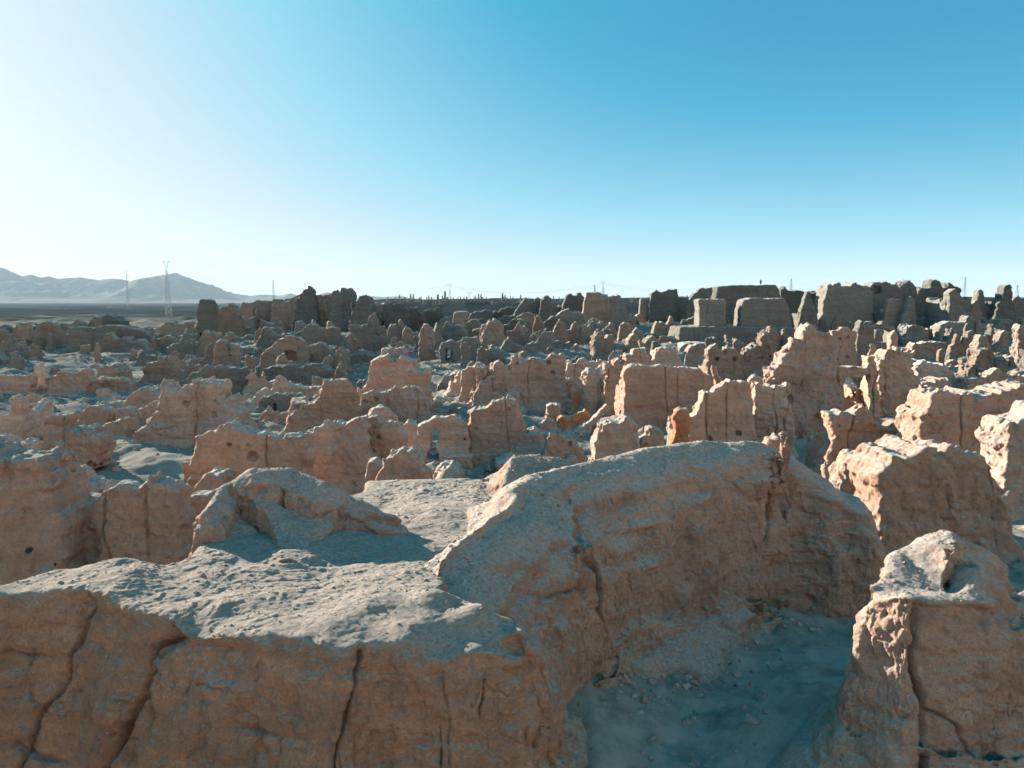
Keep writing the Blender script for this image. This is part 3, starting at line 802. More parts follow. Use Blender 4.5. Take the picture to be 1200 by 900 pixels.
wall('wall with a black slit window and a glowing corner below the orange-pink wall top', '184,412 186,396 196,394 210,395 224,396 227,402 228,414', 412, t=1.5, door=[(203,394.5,212,398.5)])
stump('slim pillar with a pale head beside the wall with a black slit window', '176,418 177,398 179,396 181,398 182,418', 417, t=.8)
tower('tall square tower with a tapered cap standing alone on the left skyline', '229,408 230,382 231,356 233,351 237,350 243,351 245,357 246,380 247,408', 409, t=3, mat='dark', rough=.5, door=[(234,390,236,400)])
wall('pink triangular wall leaning against the tall square tower', '243,400 244,370 248,365 262,362 266,358 271,357 275,362 279,370 281,400', Y=112, t=1.6)
wall('orange upright slab on the left skyline', '279,396 281,366 283,357 292,356 296,360 293,378 291,396', Y=122, t=1.2)
wall('low wall of the left skyline running right from the orange upright slab', '292,398 294,357 302,353 310,352 320,354 328,354 334,352 338,398', Y=130, t=2.4, mat='grey')
stump('pale leaf-shaped stub below the pink triangular wall', '238,426 240,410 243,404 247,402 249,410 248,426', 426, t=.9)
block('three-lobed block beside the pale leaf-shaped stub', '249,430 251,402 257,397 262,398 264,405 268,412 266,430', 430, t=1.6)
wall('sunlit slab with a dark notch, right of the three-lobed block', '264,430 266,414 269,411 270,402 278,402 280,412 280,430', 430, t=1, holes=[(269,417,2)])
stump('small round stub right of the sunlit slab with a dark notch', '281,420 284,408 288,406 293,409 294,420', 420, t=1)
wall('low dark wall stretching right of the small round stub', '286,424 290,412 298,414 303,408 306,424', 424, t=1.5, mat='grey')
# --- skyline crag group left of centre
wall('skyline wall with an orange foot left of the highest crag', '318,382 321,352 330,353 337,351 344,349 350,346 352,382', Y=128, t=2, rough=1.2)
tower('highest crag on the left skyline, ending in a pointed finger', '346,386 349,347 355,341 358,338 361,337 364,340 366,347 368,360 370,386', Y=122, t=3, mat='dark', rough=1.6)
wall('pinkish skyline wall with knobs between the pointed finger and the big rounded crag', '366,388 368,348 373,347 375,350 378,347 384,348 387,346 390,388', Y=124, t=2, rough=1.4)
tower('big rounded crag with a split right side on the skyline', '386,400 388,346 391,342 396,341 398,340 404,340 409,340 412,343 414,348 414,372 412,400', Y=118, t=3.5, mat='grey', rough=1.3, cracks=[405])
hump('dark conical crag right of the big rounded crag', '411,394 414,358 418,353 422,348 427,347 431,351 434,358 438,366 442,394', Y=114, t=4, mat='dark', rough=1.3)
wall('reddish wall behind the dark conical crag', '434,380 435,356 444,358 450,356 452,360 452,380', Y=124, t=1.8)
tower('broad dark skyline block with a sloping top', '448,408 450,362 452,357 458,355 464,354 470,357 474,363 476,408', Y=116, t=3, mat='dark')
tower('dark skyline block with two shoulders, right of the broad dark one', '472,402 474,366 479,362 486,360 491,363 495,369 498,402', Y=120, t=3, mat='dark', rough=1.4)
tower('low dark skyline block, third right of the conical crag', '495,400 497,366 502,364 510,362 516,363 520,370 524,400', Y=126, t=3, mat='dark')
hump('small dark rounded crag at the dip of the skyline', '512,396 516,378 520,373 526,374 532,372 536,378 540,396', Y=124, t=3, mat='grey', rough=1.4)
wall('T-shaped ruin with a bright flat top slab in the dip of the skyline', '533,398 533,368 536,366 546,366 549,367 546,373 542,378 541,398', Y=116, t=1.4, rough=.6)
wall('pale top of a buried wall beside the T-shaped ruin', '544,400 546,380 552,376 558,374 562,380 564,400', Y=118, t=1.6, mat='grey')
wall('knobbly pink ruin with a sunlit edge, centre distance', '561,404 564,394 567,386 571,384 573,375 577,379 580,373 585,377 589,384 591,392 590,404', Y=98, t=1.8, rough=1.6)
hump('dark low ruins right of the dip, first hump', '548,382 552,370 560,366 570,364 576,368 580,382', Y=140, t=4, mat='dark')
hump('dark low ruins right of the dip, second hump', '574,380 580,366 590,362 600,361 606,366 610,380', Y=144, t=4, mat='dark')
# --- below the crags
wall('pale knobbly band of wall beneath the dark conical crag', '405,420 408,393 411,382 418,381 424,382 430,376 436,368 440,372 443,384 450,380 452,420', 412, t=2.5, rough=1.3, mat='grey')
wall('two-stage pinkish wall beneath the pointed crag', '350,424 352,400 355,384 362,381 372,383 384,383 394,383 396,395 398,424', 420, t=2.5, mat='grey', cracks=[381])
wall('low shaded wall at the foot of the two-stage pinkish wall', '352,432 354,412 362,404 378,402 385,408 392,414 394,432', 428, t=2, mat='grey')
wall('angular shaded block right of the low shaded wall', '392,430 393,412 402,416 412,416 420,414 440,416 444,420 446,430', 428, t=2, mat='grey')
stump('pale stub with a broken head above the bare shaded slope', '472,405 474,388 476,383 479,384 482,389 487,391 488,405', 404, t=1)
tower('round-headed pinkish pillar in the centre distance', '489,424 491,398 493,383 496,378 502,378 506,382 507,394 509,406 510,424', 422, t=1.6, rough=1.2)
stump('low rust-coloured stub on the shaded slope left of the round-headed pillar', '463,410 466,403 472,402 477,405 478,410', 409, t=1.2)
wall('long wall with a black doorway, centre distance', '514,430 517,400 524,397 533,399 542,396 551,397 560,396 566,404 568,430', 428, t=1.8, mat='grey', door=[(523,409,530,422)], cracks=[550,564])
hump('shaded spur right of the long wall with a black doorway', '564,434 570,414 582,406 588,410 592,420 596,434', 432, t=2.5, mat='grey')
hump('bare rounded mound of earth on the shaded flat, centre', '515,452 521,441 530,438 537,441 540,452', 449, t=4, rough=.6)
# --- skyline centre
wall('ragged skyline ruin with three knobs, right of the dip', '603,372 606,362 613,353 616,351 625,352 629,349 632,348 635,352 637,354 640,372', Y=140, t=3, mat='grey', rough=1.4)
hump('pointed skyline lump next to the three-knobbed ruin', '634,374 636,352 640,348 643,347 645,353 650,358 652,374', Y=136, t=3, mat='dark')
wall('flat-topped dark ruin on the central skyline', '660,380 663,352 665,346 674,345 684,346 687,352 690,380', Y=140, t=4, mat='dark', rough=.7)
wall('tall pinkish wall with a battered crest on the central skyline', '684,392 687,352 688,345 692,344 696,345 700,344 706,346 711,346 712,350 714,392', Y=126, t=2.4, rough=1.1)
wall('dark end of the central skyline ruins with a drooping right edge', '708,382 710,349 716,348 720,348 725,346 729,350 733,358 737,370 738,382', Y=134, t=3, mat='grey', rough=1.3)
wall('pinkish low wall under the flat-topped dark ruin', '650,392 652,372 660,365 668,364 674,366 682,370 686,392', Y=122, t=2, mat='grey')
wall('bright flat slab catching the sun under the three-knobbed ruin', '605,380 608,370 613,368 622,368 626,370 627,380', Y=118, t=1)
wall('vertical sunlit slab right of the bright flat slab', '628,386 629,372 631,370 634,376 635,386', Y=110, t=.8)
STUB = 'crowded ruins in the centre distance'
for k, (lab, out, b, mt) in enumerate([
    ('leftmost pale stub of the crowded ruins in the centre distance', '604,398 606,378 609,373 613,376 616,384 617,398', 396, 'grey'),
    ('orange stub low in the crowd, below the bright flat slab', '609,404 611,386 614,382 618,388 619,404', 402, 'wall'),
    ('dark stub with a slanting pale top left of the twin bulbous stubs', '628,408 630,392 634,388 641,386 640,396 636,408', 404, 'grey'),
    ('left one of two bulbous orange-brown stubs in the crowd', '648,404 650,388 653,380 656,377 660,381 662,392 661,404', 402, 'wall'),
    ('right one of two bulbous orange-brown stubs in the crowd', '661,402 664,390 670,386 674,379 678,382 678,394 672,402', 400, 'wall'),
    ('small pale pointed stub between and behind the two bulbous stubs', '662,390 664,378 667,375 670,379 671,390', 388, 'wall'),
    ('broad ribbed stub right of the bulbous stubs', '676,398 680,384 686,378 694,374 702,376 704,398', 392, 'wall'),
    ('stooping stub with a crooked neck, lower right of the crowd', '690,414 692,402 696,398 697,388 702,386 706,394 704,404 699,408 697,414', 408, 'wall'),
    ('grey lump leaning right beside the stooping stub', '700,402 703,392 708,388 713,392 712,402', 402, 'grey'),
    ('slender pillar with a sharp pale edge right of the crowd', '712,398 713,384 716,380 719,383 720,398', 396, 'wall'),
    ('squat squarish pinkish stub right of the slender pillar', '727,402 728,384 731,379 738,380 740,386 739,402', 400, 'wall'),
    ('low lump at the foot of the slender pillar', '711,416 714,404 718,400 722,405 724,416', 410, 'grey'),
    ('knobbly pale stub at the lower edge of the crowd', '671,414 673,406 677,403 681,407 682,414', 412, 'wall'),
    ('ragged wall piece closing the crowd on the upper right', '704,388 707,374 714,368 722,366 728,372 732,388', 386, 'grey'),
    ('tiny pale stub left of the orange rubble heap, right of the crowd', '722,384 724,374 727,372 730,376 731,384', 384, 'wall'),
    ('grey block at the lower left of the crowd', '616,414 618,396 624,392 632,396 636,406 640,414', 410, 'grey'),
    ('wide low grey lump under the twin bulbous stubs', '640,412 645,402 655,400 668,402 674,412', 410, 'grey'),
    ('dark wall piece behind the leftmost pale stub', '590,402 592,382 598,378 605,376 608,402', 400, 'dark'),
    ('brown stub lost between the tall pinkish wall and the broad ribbed stub', '676,384 678,370 684,366 688,372 690,384', 384, 'grey'),
    ('dark jagged piece above the grey block of the crowd', '636,394 638,378 646,372 652,374 654,394', 392, 'dark'),
]):
    stump(lab, out, b, t=1.3, mat=mt, rough=1.7, group=STUB)
hump('bright orange heap of rubble beside the long grey wall', '734,378 738,374 745,371 751,369 753,378', 378, t=2, mat='rust', rough=1.3)
# --- temple and its surroundings
wall('long plain grey wall with one small hole left of the stepped temple', '752,378 752,351 762,350 775,350 790,349 805,349 822,350 822,378', 377, t=1.8, mat='grey', rough=.4, holes=[(796,364,1.5)], cracks=[770])
wall('dark ruined lumps rising behind the long plain grey wall', '764,356 765,344 769,341 773,344 777,345 781,342 784,339 793,339 794,356', Y=170, t=3, mat='dark')
wall('dark wall stepping up to the left side of the stepped temple', '808,356 812,346 817,343 819,339 824,338 827,340 835,338 843,338 844,356', Y=165, t=2.4, mat='dark')
hump('sunlit domed stub on the slope below the long plain grey wall', '766,404 768,385 771,378 776,377 781,382 784,404', 396, t=1.6)
stump('thin broken chimney-like stub right of the sunlit domed stub', '783,400 784,380 786,370 788,372 791,380 792,400', 394, t=1.2)
tloc = at_depth(866, 400, 104); tz = float(ground_z(tloc[0], tloc[1]))
temple = empty('temple_ruin', (tloc[0], tloc[1], tz), 'large stepped temple ruin, two pale blocks on a broad base, dark hall behind', 'temple ruin')
temple['kind'] = 'thing'
def tpart(nm, out, Y, t, mat, **k): return ruin(nm, '', '', out, None, Y=Y, t=t, mat=mat, parent=temple, rough=.45, taper=.1, flare=.1, **k)
tpart('base', '796,414 798,385 820,384 860,384 900,385 925,384 932,386 934,414', 102, 7, 'grey', cracks=[812,888])
tpart('lower_step', '790,426 797,408 804,403 812,402 830,403 860,406 870,410 880,426', 96, 5, 'wall')
tpart('front_block', '820,390 820,353 823,351 835,352 848,352 850,356 850,390', 104, 3, 'grey', cracks=[827])
tpart('front_block', '868,390 869,362 872,352 880,350 900,351 919,350 922,358 926,372 928,390', 104, 3, 'grey', cracks=[898])
tpart('rear_hall', '842,385 841,350 842,337 860,336 872,336 890,336 909,335 912,341 914,385', 114, 3, 'dark')
block('orange square stub in front of the temple base', '804,432 805,410 810,404 818,402 825,403 829,408 830,432', 428, t=1.8, cracks=[])
wall('pink wall with dark hollows stepping down from the temple', '829,452 830,412 835,405 850,407 862,408 870,412 873,425 872,440 858,456', 450, t=2, holes=[(840,421,3),(861,421,3),(851,414,2)])
wall('craggy pinkish wall left of the big dark pitted wall', '858,452 860,428 866,420 873,414 880,408 888,406 892,402 897,390 900,391 903,396 905,405 908,430 908,452', 450, t=2, rough=1.5, holes=[(903,418,2),(893,420,2)])
stump('tiny bright white pinnacle on the crest left of the big dark pitted wall', '889,410 890,402 892,400 894,405 895,410', Y=75, t=.6)
wall('low sunlit orange coping below the craggy pinkish wall', '880,446 884,440 893,439 905,440 908,446', Y=50, t=1)
# --- right skyline
wall('slanting dark wall just right of the temple, running down from the skyline', '916,386 917,339 920,335 922,337 924,339 935,341 944,343 950,386', Y=128, t=2.4, mat='dark')
wall('pointed grey buttress in front of the right skyline wall', '938,388 941,364 944,352 947,343 950,350 955,366 958,388', Y=118, t=1.6, mat='grey', rough=.6)
wall('low dark link of the right skyline wall with an orange patch', '944,388 946,344 952,343 958,342 962,345 968,344 972,388', Y=130, t=2, mat='dark')
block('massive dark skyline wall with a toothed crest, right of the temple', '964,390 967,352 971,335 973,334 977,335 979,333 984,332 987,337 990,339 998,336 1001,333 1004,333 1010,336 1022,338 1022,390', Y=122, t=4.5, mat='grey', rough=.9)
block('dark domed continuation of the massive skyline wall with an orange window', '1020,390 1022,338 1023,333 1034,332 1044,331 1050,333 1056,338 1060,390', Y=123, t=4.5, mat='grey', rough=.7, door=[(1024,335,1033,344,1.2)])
tower('conical dark crag with a flat cap on the right skyline', '1054,378 1057,338 1060,331 1063,329 1069,330 1072,335 1076,342 1082,378', Y=128, t=4, mat='dark', rough=1.2)
wall('square dark tower block among the right skyline crags', '1076,380 1079,340 1085,338 1092,338 1093,330 1098,329 1104,330 1106,338 1110,380', Y=132, t=3.6, mat='dark')
tower('rounded dark crag ending the right skyline crags', '1104,382 1108,338 1112,336 1113,332 1118,333 1122,334 1125,340 1130,382', Y=134, t=3.6, mat='dark', rough=1.4)
wall('tall grey wall with a sunlit left edge at the right end of the skyline crags', '1110,392 1112,372 1113,358 1115,344 1120,339 1124,342 1128,346 1136,352 1142,392', Y=112, t=2.4, mat='grey')
wall('orange low wall glowing under the square dark tower block', '1089,376 1090,366 1098,363 1103,360 1108,362 1110,376', 376, t=1, mat='rust', rough=.7)
stump('small orange stub on the shaded terrace left of the glowing low wall', '1075,374 1076,366 1079,363 1081,367 1082,374', 374, t=1, mat='rust', rough=.6)
wall('pinkish square patch of wall standing forward of the skyline wall', '1040,374 1041,354 1046,351 1054,352 1058,360 1060,374', Y=119, t=1, rough=.6)
stump('triangular grey fin with a bright edge beside the pinkish square patch', '1061,372 1064,360 1067,348 1070,352 1072,372', Y=117, t=1, mat='grey')
tower('slim pale chimney-like pillar on the right skyline', '1145,380 1147,350 1148,342 1150,340 1152,342 1153,352 1155,380', Y=120, t=1.6, mat='grey', rough=.6)
tower('dark pillar with a square head and a broken shoulder near the right edge', '1168,382 1171,356 1176,350 1178,338 1180,336 1184,335 1186,344 1188,360 1192,382', Y=118, t=2, mat='dark')
wall('dark low wall linking the slim pale pillar and the dark pillar', '1134,392 1138,354 1144,358 1150,362 1160,358 1170,360 1176,392', Y=122, t=2, mat='grey')
wall('broken dark wall at the right edge of the skyline', '1186,386 1188,352 1191,347 1195,348 1198,352 1204,350 1220,352 1240,386', Y=121, t=2.4, mat='grey')
stump('small white-edged knob between the two skyline pillars at right', '1139,368 1141,358 1144,353 1147,360 1148,368', Y=116, t=1)
# --- right middle distance
wall('grey wall with a framed opening onto bare ground, right distance', '1003,432 1005,392 1008,379 1011,376 1016,381 1024,375 1036,377 1042,380 1045,392 1045,432', Y=72, t=1.4, mat='grey', door=[(1026,386,1041,400)], rough=1.1)
stump('tall round-topped sunlit stub in front of the framed opening', '1019,432 1020,412 1021,405 1024,402 1028,404 1030,412 1031,432', Y=64, t=1)
stump('squared post with a banded top and bright left side', '1044,420 1045,394 1048,388 1051,388 1053,395 1054,420', Y=66, t=.9)
block('sloping lumpy mass right of the squared post', '1056,412 1060,392 1064,382 1067,379 1076,381 1082,385 1088,390 1092,412', 408, t=3, mat='grey', rough=1.2)
wall('short wall with a small orange face beside the sloping lumpy mass', '1082,400 1084,388 1090,386 1095,388 1096,400', 398, t=1.2)
wall('thin grey wall with a bright upright edge', '1094,400 1095,384 1102,382 1108,383 1109,400', 398, t=1)
wall('rectangular roofless house with a tall right gable in the right distance', '1104,404 1105,382 1112,378 1125,379 1133,379 1134,373 1137,371 1143,375 1147,384 1150,404', 400, t=2.4, mat='grey', rough=.6)
wall('low humpy pinkish wall below the sloping lumpy mass', '1068,424 1070,408 1074,402 1080,403 1086,402 1094,403 1100,400 1108,402 1112,414 1114,424', 422, t=2, rough=1.3)
hump('long shaded earth bank with a sunlit lip above the very large orange block', '1075,462 1078,432 1086,424 1100,422 1112,430 1122,440 1126,462', 458, t=3.5, rough=.8)
tower('craggy white-edged pinnacle on the right, one of a leaning pair', '1143,420 1145,406 1147,396 1150,392 1156,393 1159,400 1162,408 1160,420', 417, t=1.8, rough=1.8)
tower('bright craggy rock with a glowing face below the white-edged pinnacle', '1132,446 1136,428 1146,420 1150,411 1157,408 1164,410 1168,430 1180,432 1182,446', 443, t=2, rough=1.8)
stump('twisted stub with a bright right side near the right edge', '1169,412 1170,396 1173,390 1178,387 1184,390 1186,398 1184,412', 412, t=1.4, rough=1.8)
tower('tall thin bright-edged wall end cut by the right frame', '1192,432 1193,400 1194,384 1197,380 1203,382 1215,385 1225,432', 430, t=1.4, rough=1.4)
hump('rounded grey mound on the terrace near the right edge', '1165,398 1168,384 1174,376 1182,376 1190,380 1194,398', 394, t=3, mat='grey')
stump('small knob left of the rounded grey mound', '1152,402 1154,384 1157,379 1161,384 1163,402', 398, t=1.2, rough=1.5)
wall('shaded wall with a dark gap running right behind the large orange block', '1133,470 1135,445 1142,443 1156,443 1164,438 1172,430 1178,436 1186,441 1200,438 1230,440 1250,470', 463, t=2, cracks=[1180,1192])
stump('pale broken lump on the ledge above the shaded wall with a dark gap', '1170,436 1174,428 1180,420 1188,418 1194,426 1198,436', 436, t=1.5, rough=1.4)
stump('low white-topped ledge stone in the right middle distance', '1108,432 1110,426 1118,423 1126,425 1128,432', 432, t=1)
wall('shadowed wall foot with a bright crest, left of the very large orange block', '1074,500 1078,462 1084,450 1100,446 1116,443 1124,460 1126,500', 482, t=3)
hump('dark slope block right of the broad pitted tower', '1080,480 1084,456 1092,450 1104,452 1110,480', 474, t=2, mat='grey')
# --- extra rubble in gaps
for lab, out, b in [
    ('low knobbly wall remnant on the slope above the hollow, left', '108,470 112,458 120,456 128,462 134,470', 468),
    ('pinkish stone with a broken edge, left of the big stepped ruin', '128,478 131,468 134,464 138,468 140,478', 474),
    ('flat pinkish boulder on the shaded slope, left', '86,474 88,468 94,466 99,469 100,474', 474),
    ('rough grey lump at the left under the low slanting wall', '20,480 24,468 34,462 44,464 50,472 54,480', 480),
    ('small sunlit scrap of wall on the ledge, far left', '95,424 97,420 101,419 104,424', 424),
    ('sunlit slab end on the left slope above the big stepped ruin', '208,452 212,447 218,444 222,452', 452),
    ('low brown stub on the flat left of the tiered ruin', '398,452 401,444 408,443 411,452', 452),
    ('little square stub under the niche ruin, left of centre', '318,456 320,448 326,446 330,456', 456),
    ('flat brown stone on the flat right of the tiered ruin', '508,470 511,464 520,463 526,470', 470),
    ('low sunlit stone in front of the stepped dark wall', '590,540 593,535 600,535 604,541', 541),
    ('small pink stub at the foot of the large lumpy pale block', '664,548 667,540 674,538 679,548', 549),
    ('low rubble ridge between the round tower and the large lumpy block', '716,500 722,492 732,490 744,494 748,502', 502),
    ('small dark boulder at the back of the shaded lane, right', '935,492 938,486 944,486 947,492', 493),
    ('pale stone slab at the foot of the cave wall', '517,548 520,544 530,543 534,548', 549),
    ('low pale stone near the triangular pink boulder', '516,560 518,554 526,553 530,560', 560),
]:
    stump(lab, out, b, t=1.0, rough=1.5)

# --- long banks that tie the skyline ruins together
for lab, out, Yb in [
    ('long dark bank under the left skyline crags, from the orange slab to the conical crag', '270,402 284,384 300,374 330,368 352,364 380,366 410,364 440,368 470,366 486,372 500,388', 129),
    ('low dark bank joining the skyline ruins in the dip of the horizon', '484,396 500,376 520,372 545,376 570,376 600,372 622,376 634,392', 138),
    ('grey bank under the central skyline ruins', '590,392 606,374 640,362 668,358 700,360 730,362 744,372 752,388', 142),
    ('long dark toothed wall closing the right skyline behind the crags', '900,392 906,345 916,341 925,343 934,341 946,345 955,343 966,345 976,340 990,341 1004,338 1022,341 1040,338 1056,341 1068,338 1082,343 1096,339 1110,342 1126,345 1136,354 1150,357 1165,354 1180,358 1196,354 1215,356 1235,392', 137),
    ('dark terrace at the foot of the massive skyline wall', '930,396 946,380 980,376 1030,375 1080,374 1120,374 1160,372 1210,374 1240,392', 126),
    ('dark mass closing the gap between the right skyline crags', '1048,384 1062,352 1080,346 1100,346 1116,350 1130,358 1150,366 1190,368 1240,372 1260,388', 136),
    ('low shaded bank across the left distance behind the long dark teal wall', '-60,402 -30,388 30,384 70,382 120,384 170,388 220,392 240,402', 116),
]:
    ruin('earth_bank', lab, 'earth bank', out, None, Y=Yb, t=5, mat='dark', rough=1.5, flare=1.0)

# --- low remnants filling the flats between the traced ruins
rf = random.Random(21)
taken = [o for o in COL.objects if o.get('category') and o.type == 'MESH']
spots_ = [(o.location.x, o.location.y) for o in taken]
made = 0
for tries in range(2500):
    if made >= 165: break
    py = rf.uniform(388, 478) if rf.random() < .8 else rf.uniform(478, 520); px = rf.uniform(-20, 1215)
    yb = base_y(py, px); xb = ray(px, py)[0] * yb
    pr_ = 1.2 + yb * .011
    if any((xb - a) ** 2 + ((yb - b) * .6) ** 2 < pr_ ** 2 for a, b in spots_): continue
    spots_.append((xb, yb)); made += 1
    k = F_PX / yb; wd = rf.uniform(1.2, 4.2) * k; hh = rf.choice((.5, .8, 1.1, 1.5, 2.0) if py > 432 else (1.0, 1.5, 2.2, 2.8, 3.2)) * k
    n = rf.randint(4, 7); pts = [(px - wd / 2, py)]
    for i in range(n):
        f = (i + .5) / n; e_ = min(1, 4.5 * min(f, 1 - f) + .4)
        pts.append((px - wd / 2 + wd * f, py - hh * e_ * rf.uniform(.45, 1.1)))
    pts.append((px + wd / 2, py))
    stump('low crumbled remnant of a wall, one of many scattered over the shaded flats', pts, py, t=rf.uniform(.7, 1.6), rough=1.5, skew=rf.uniform(-.5, .5), cracks=[],
          mat='wall' if rf.random() < (.75 if py > 410 else .35) else 'grey', group='low wall remnants on the flats', vox=1.0)

made = 0
for tries in range(3000):
    if made >= 85: break
    py = rf.uniform(390, 470); px = rf.uniform(-10, 1210)
    if px < 230 and rf.random() < .6: continue
    yb = base_y(py, px); xb = ray(px, py)[0] * yb
    if any((xb - a) ** 2 + ((yb - b) * .6) ** 2 < (.9 + yb * .006) ** 2 for a, b in spots_): continue
    spots_.append((xb, yb)); made += 1
    k = F_PX / yb; wd = rf.uniform(.5, 1.3) * k; hh = rf.uniform(1.2, 3.0) * k
    tilt = rf.uniform(-.25, .25) * wd
    pts = [(px - wd * .6, py), (px - wd * .5, py - hh * .4), (px - wd * .5 + tilt, py - hh * rf.uniform(.8, 1.0)), (px - wd * .1 + tilt, py - hh * rf.uniform(.9, 1.05)), (px + wd * .05 + tilt, py - hh * rf.uniform(.75, 1.0)), (px + wd * .48 + tilt, py - hh * rf.uniform(.6, 1.0)), (px + wd * .52, py - hh * .45), (px + wd * .65, py)]
    ruin('mud_pillar', 'narrow upright fang of mud wall, one of many left standing across the ruined town', 'mud pillar', pts, py, t=rf.uniform(.6, 1.1), rough=1.2, skew=rf.uniform(-.4, .4), cracks=[], flare=.2,
         mat='wall' if rf.random() < .6 else 'grey', group='narrow mud pillars across the town', vox=.9)

# ------------------------------------------------------------------ mountains
def ridge_mesh(name, outline, y_mid, depth, seed, px0, px1, mat, base_z):
    n, m = 420, 90
    xs = np.linspace(px0, px1, n); ds = np.linspace(-1, 1, m)
    top = np.interp(xs, [p[0] for p in outline], [p[1] for p in outline])
    V = []
    P, Dd = np.meshgrid(xs, ds, indexing='ij')
    Y = y_mid + Dd * depth
    X = (P - 600) / F_PX * y_mid
    crest = np.array([ray(a, b)[1] * y_mid + CAM_Z for a, b in zip(xs, top)])[:, None] - base_z
    shape = np.clip(1 - np.abs(Dd), 0, 1) ** 1.15
    kk = y_mid / 7500; rg = ridged(X / 900 / kk, Y / 520 / kk, X * 0, 1.0, 4, seed)
    rg2 = ridged(X / 260 / kk, Y / 190 / kk, X * 0, 1.0, 4, seed + 3)
    amt = np.clip(np.abs(Dd) * 4, 0, 1)
    Z = base_z + crest * shape * (1 + amt * ((rg - .45) * .95 + (rg2 - .45) * .5)) - 4 * (np.abs(Dd) > .97)
    Z = np.maximum(Z, base_z - 6)
    I = np.arange(n * m).reshape(n, m)
    Q = np.stack([I[:-1, :-1].ravel(), I[1:, :-1].ravel(), I[1:, 1:].ravel(), I[:-1, 1:].ravel()], 1)
    o = link_mesh(name, np.stack([X.ravel(), Y.ravel(), Z.ravel()], 1), Q, mat)
    return tag(o, kind='structure')
g = NT('mountain_rock')
pos = g.n('ShaderNodeNewGeometry').outputs['Position']
g.l(g.ramp(g.noise(.004, 6, .6, pos), [(.35, (.11, .11, .12)), (.65, (.17, .165, .165))]), g.b.inputs['Base Color']); g.b.inputs['Roughness'].default_value = 1; g.b.inputs['Specular IOR Level'].default_value = 0
M['rock'] = g.m
ridge_mesh('mountains', [(-80, 318), (-30, 312), (0, 313.5), (9, 313.5), (20, 318), (31, 323), (42, 321), (52, 325), (62, 323), (72, 326), (85, 325), (100, 324.5), (120, 327.5),
    (135, 325.5), (148, 327), (158, 330), (168, 326), (176, 325), (192, 322), (204, 320), (210, 319), (218, 323), (232, 329), (246, 335), (258, 339), (272, 343), (286, 345.5),
    (300, 348), (330, 352), (370, 357), (400, 358)], 13000, 2600, 3.0, -90, 400, M['rock'], -24)
ridge_mesh('far_mountains', [(240, 350), (290, 347), (312, 345), (330, 346), (342, 343.5), (352, 346), (372, 346), (385, 342), (398, 345), (425, 350), (437, 347), (452, 348), (470, 346.5),
    (480, 349), (500, 351), (560, 353)], 15200, 1200, 8.0, 230, 570, M['rock'], -24)

# ------------------------------------------------------------------ power pylons, wires
g = NT('galvanised_steel'); g.b.inputs['Base Color'].default_value = (.38, .40, .42, 1); g.b.inputs['Metallic'].default_value = .6; g.b.inputs['Roughness'].default_value = .6; M['steel'] = g.m
g = NT('porcelain'); g.b.inputs['Base Color'].default_value = (.12, .08, .06, 1); g.b.inputs['Roughness'].default_value = .3; M['porc'] = g.m


def bars(segs, r):
    V, F = [], []
    for a, b in segs:
        a = Vector(a); b = Vector(b); d = (b - a).normalized()
        u = d.orthogonal().normalized(); v = d.cross(u); k = len(V)
        for p in (a, b):
            for s, t in ((1, 1), (-1, 1), (-1, -1), (1, -1)): V.append(p + u * s * r + v * t * r)
        F += [(k, k + 1, k + 2, k + 3), (k + 7, k + 6, k + 5, k + 4)] + [(k + i, k + 4 + i, k + 4 + (i + 1) % 4, k + (i + 1) % 4) for i in range(4)]
    return V, F


def lattice(h0, h1, w0, w1, n):
    S = []
    def ring(z, w): return [(-w, -w, z), (w, -w, z), (w, w, z), (-w, w, z)]
    prev = ring(h0, w0)
    for i in range(1, n + 1):
        f = i / n; cur = ring(h0 + (h1 - h0) * f, w0 + (w1 - w0) * f)
        for k in range(4):
            S += [(prev[k], cur[k]), (prev[k], cur[(k + 1) % 4]), (prev[(k + 1) % 4], cur[k]), (cur[k], cur[(k + 1) % 4])]
        prev = cur
    return S


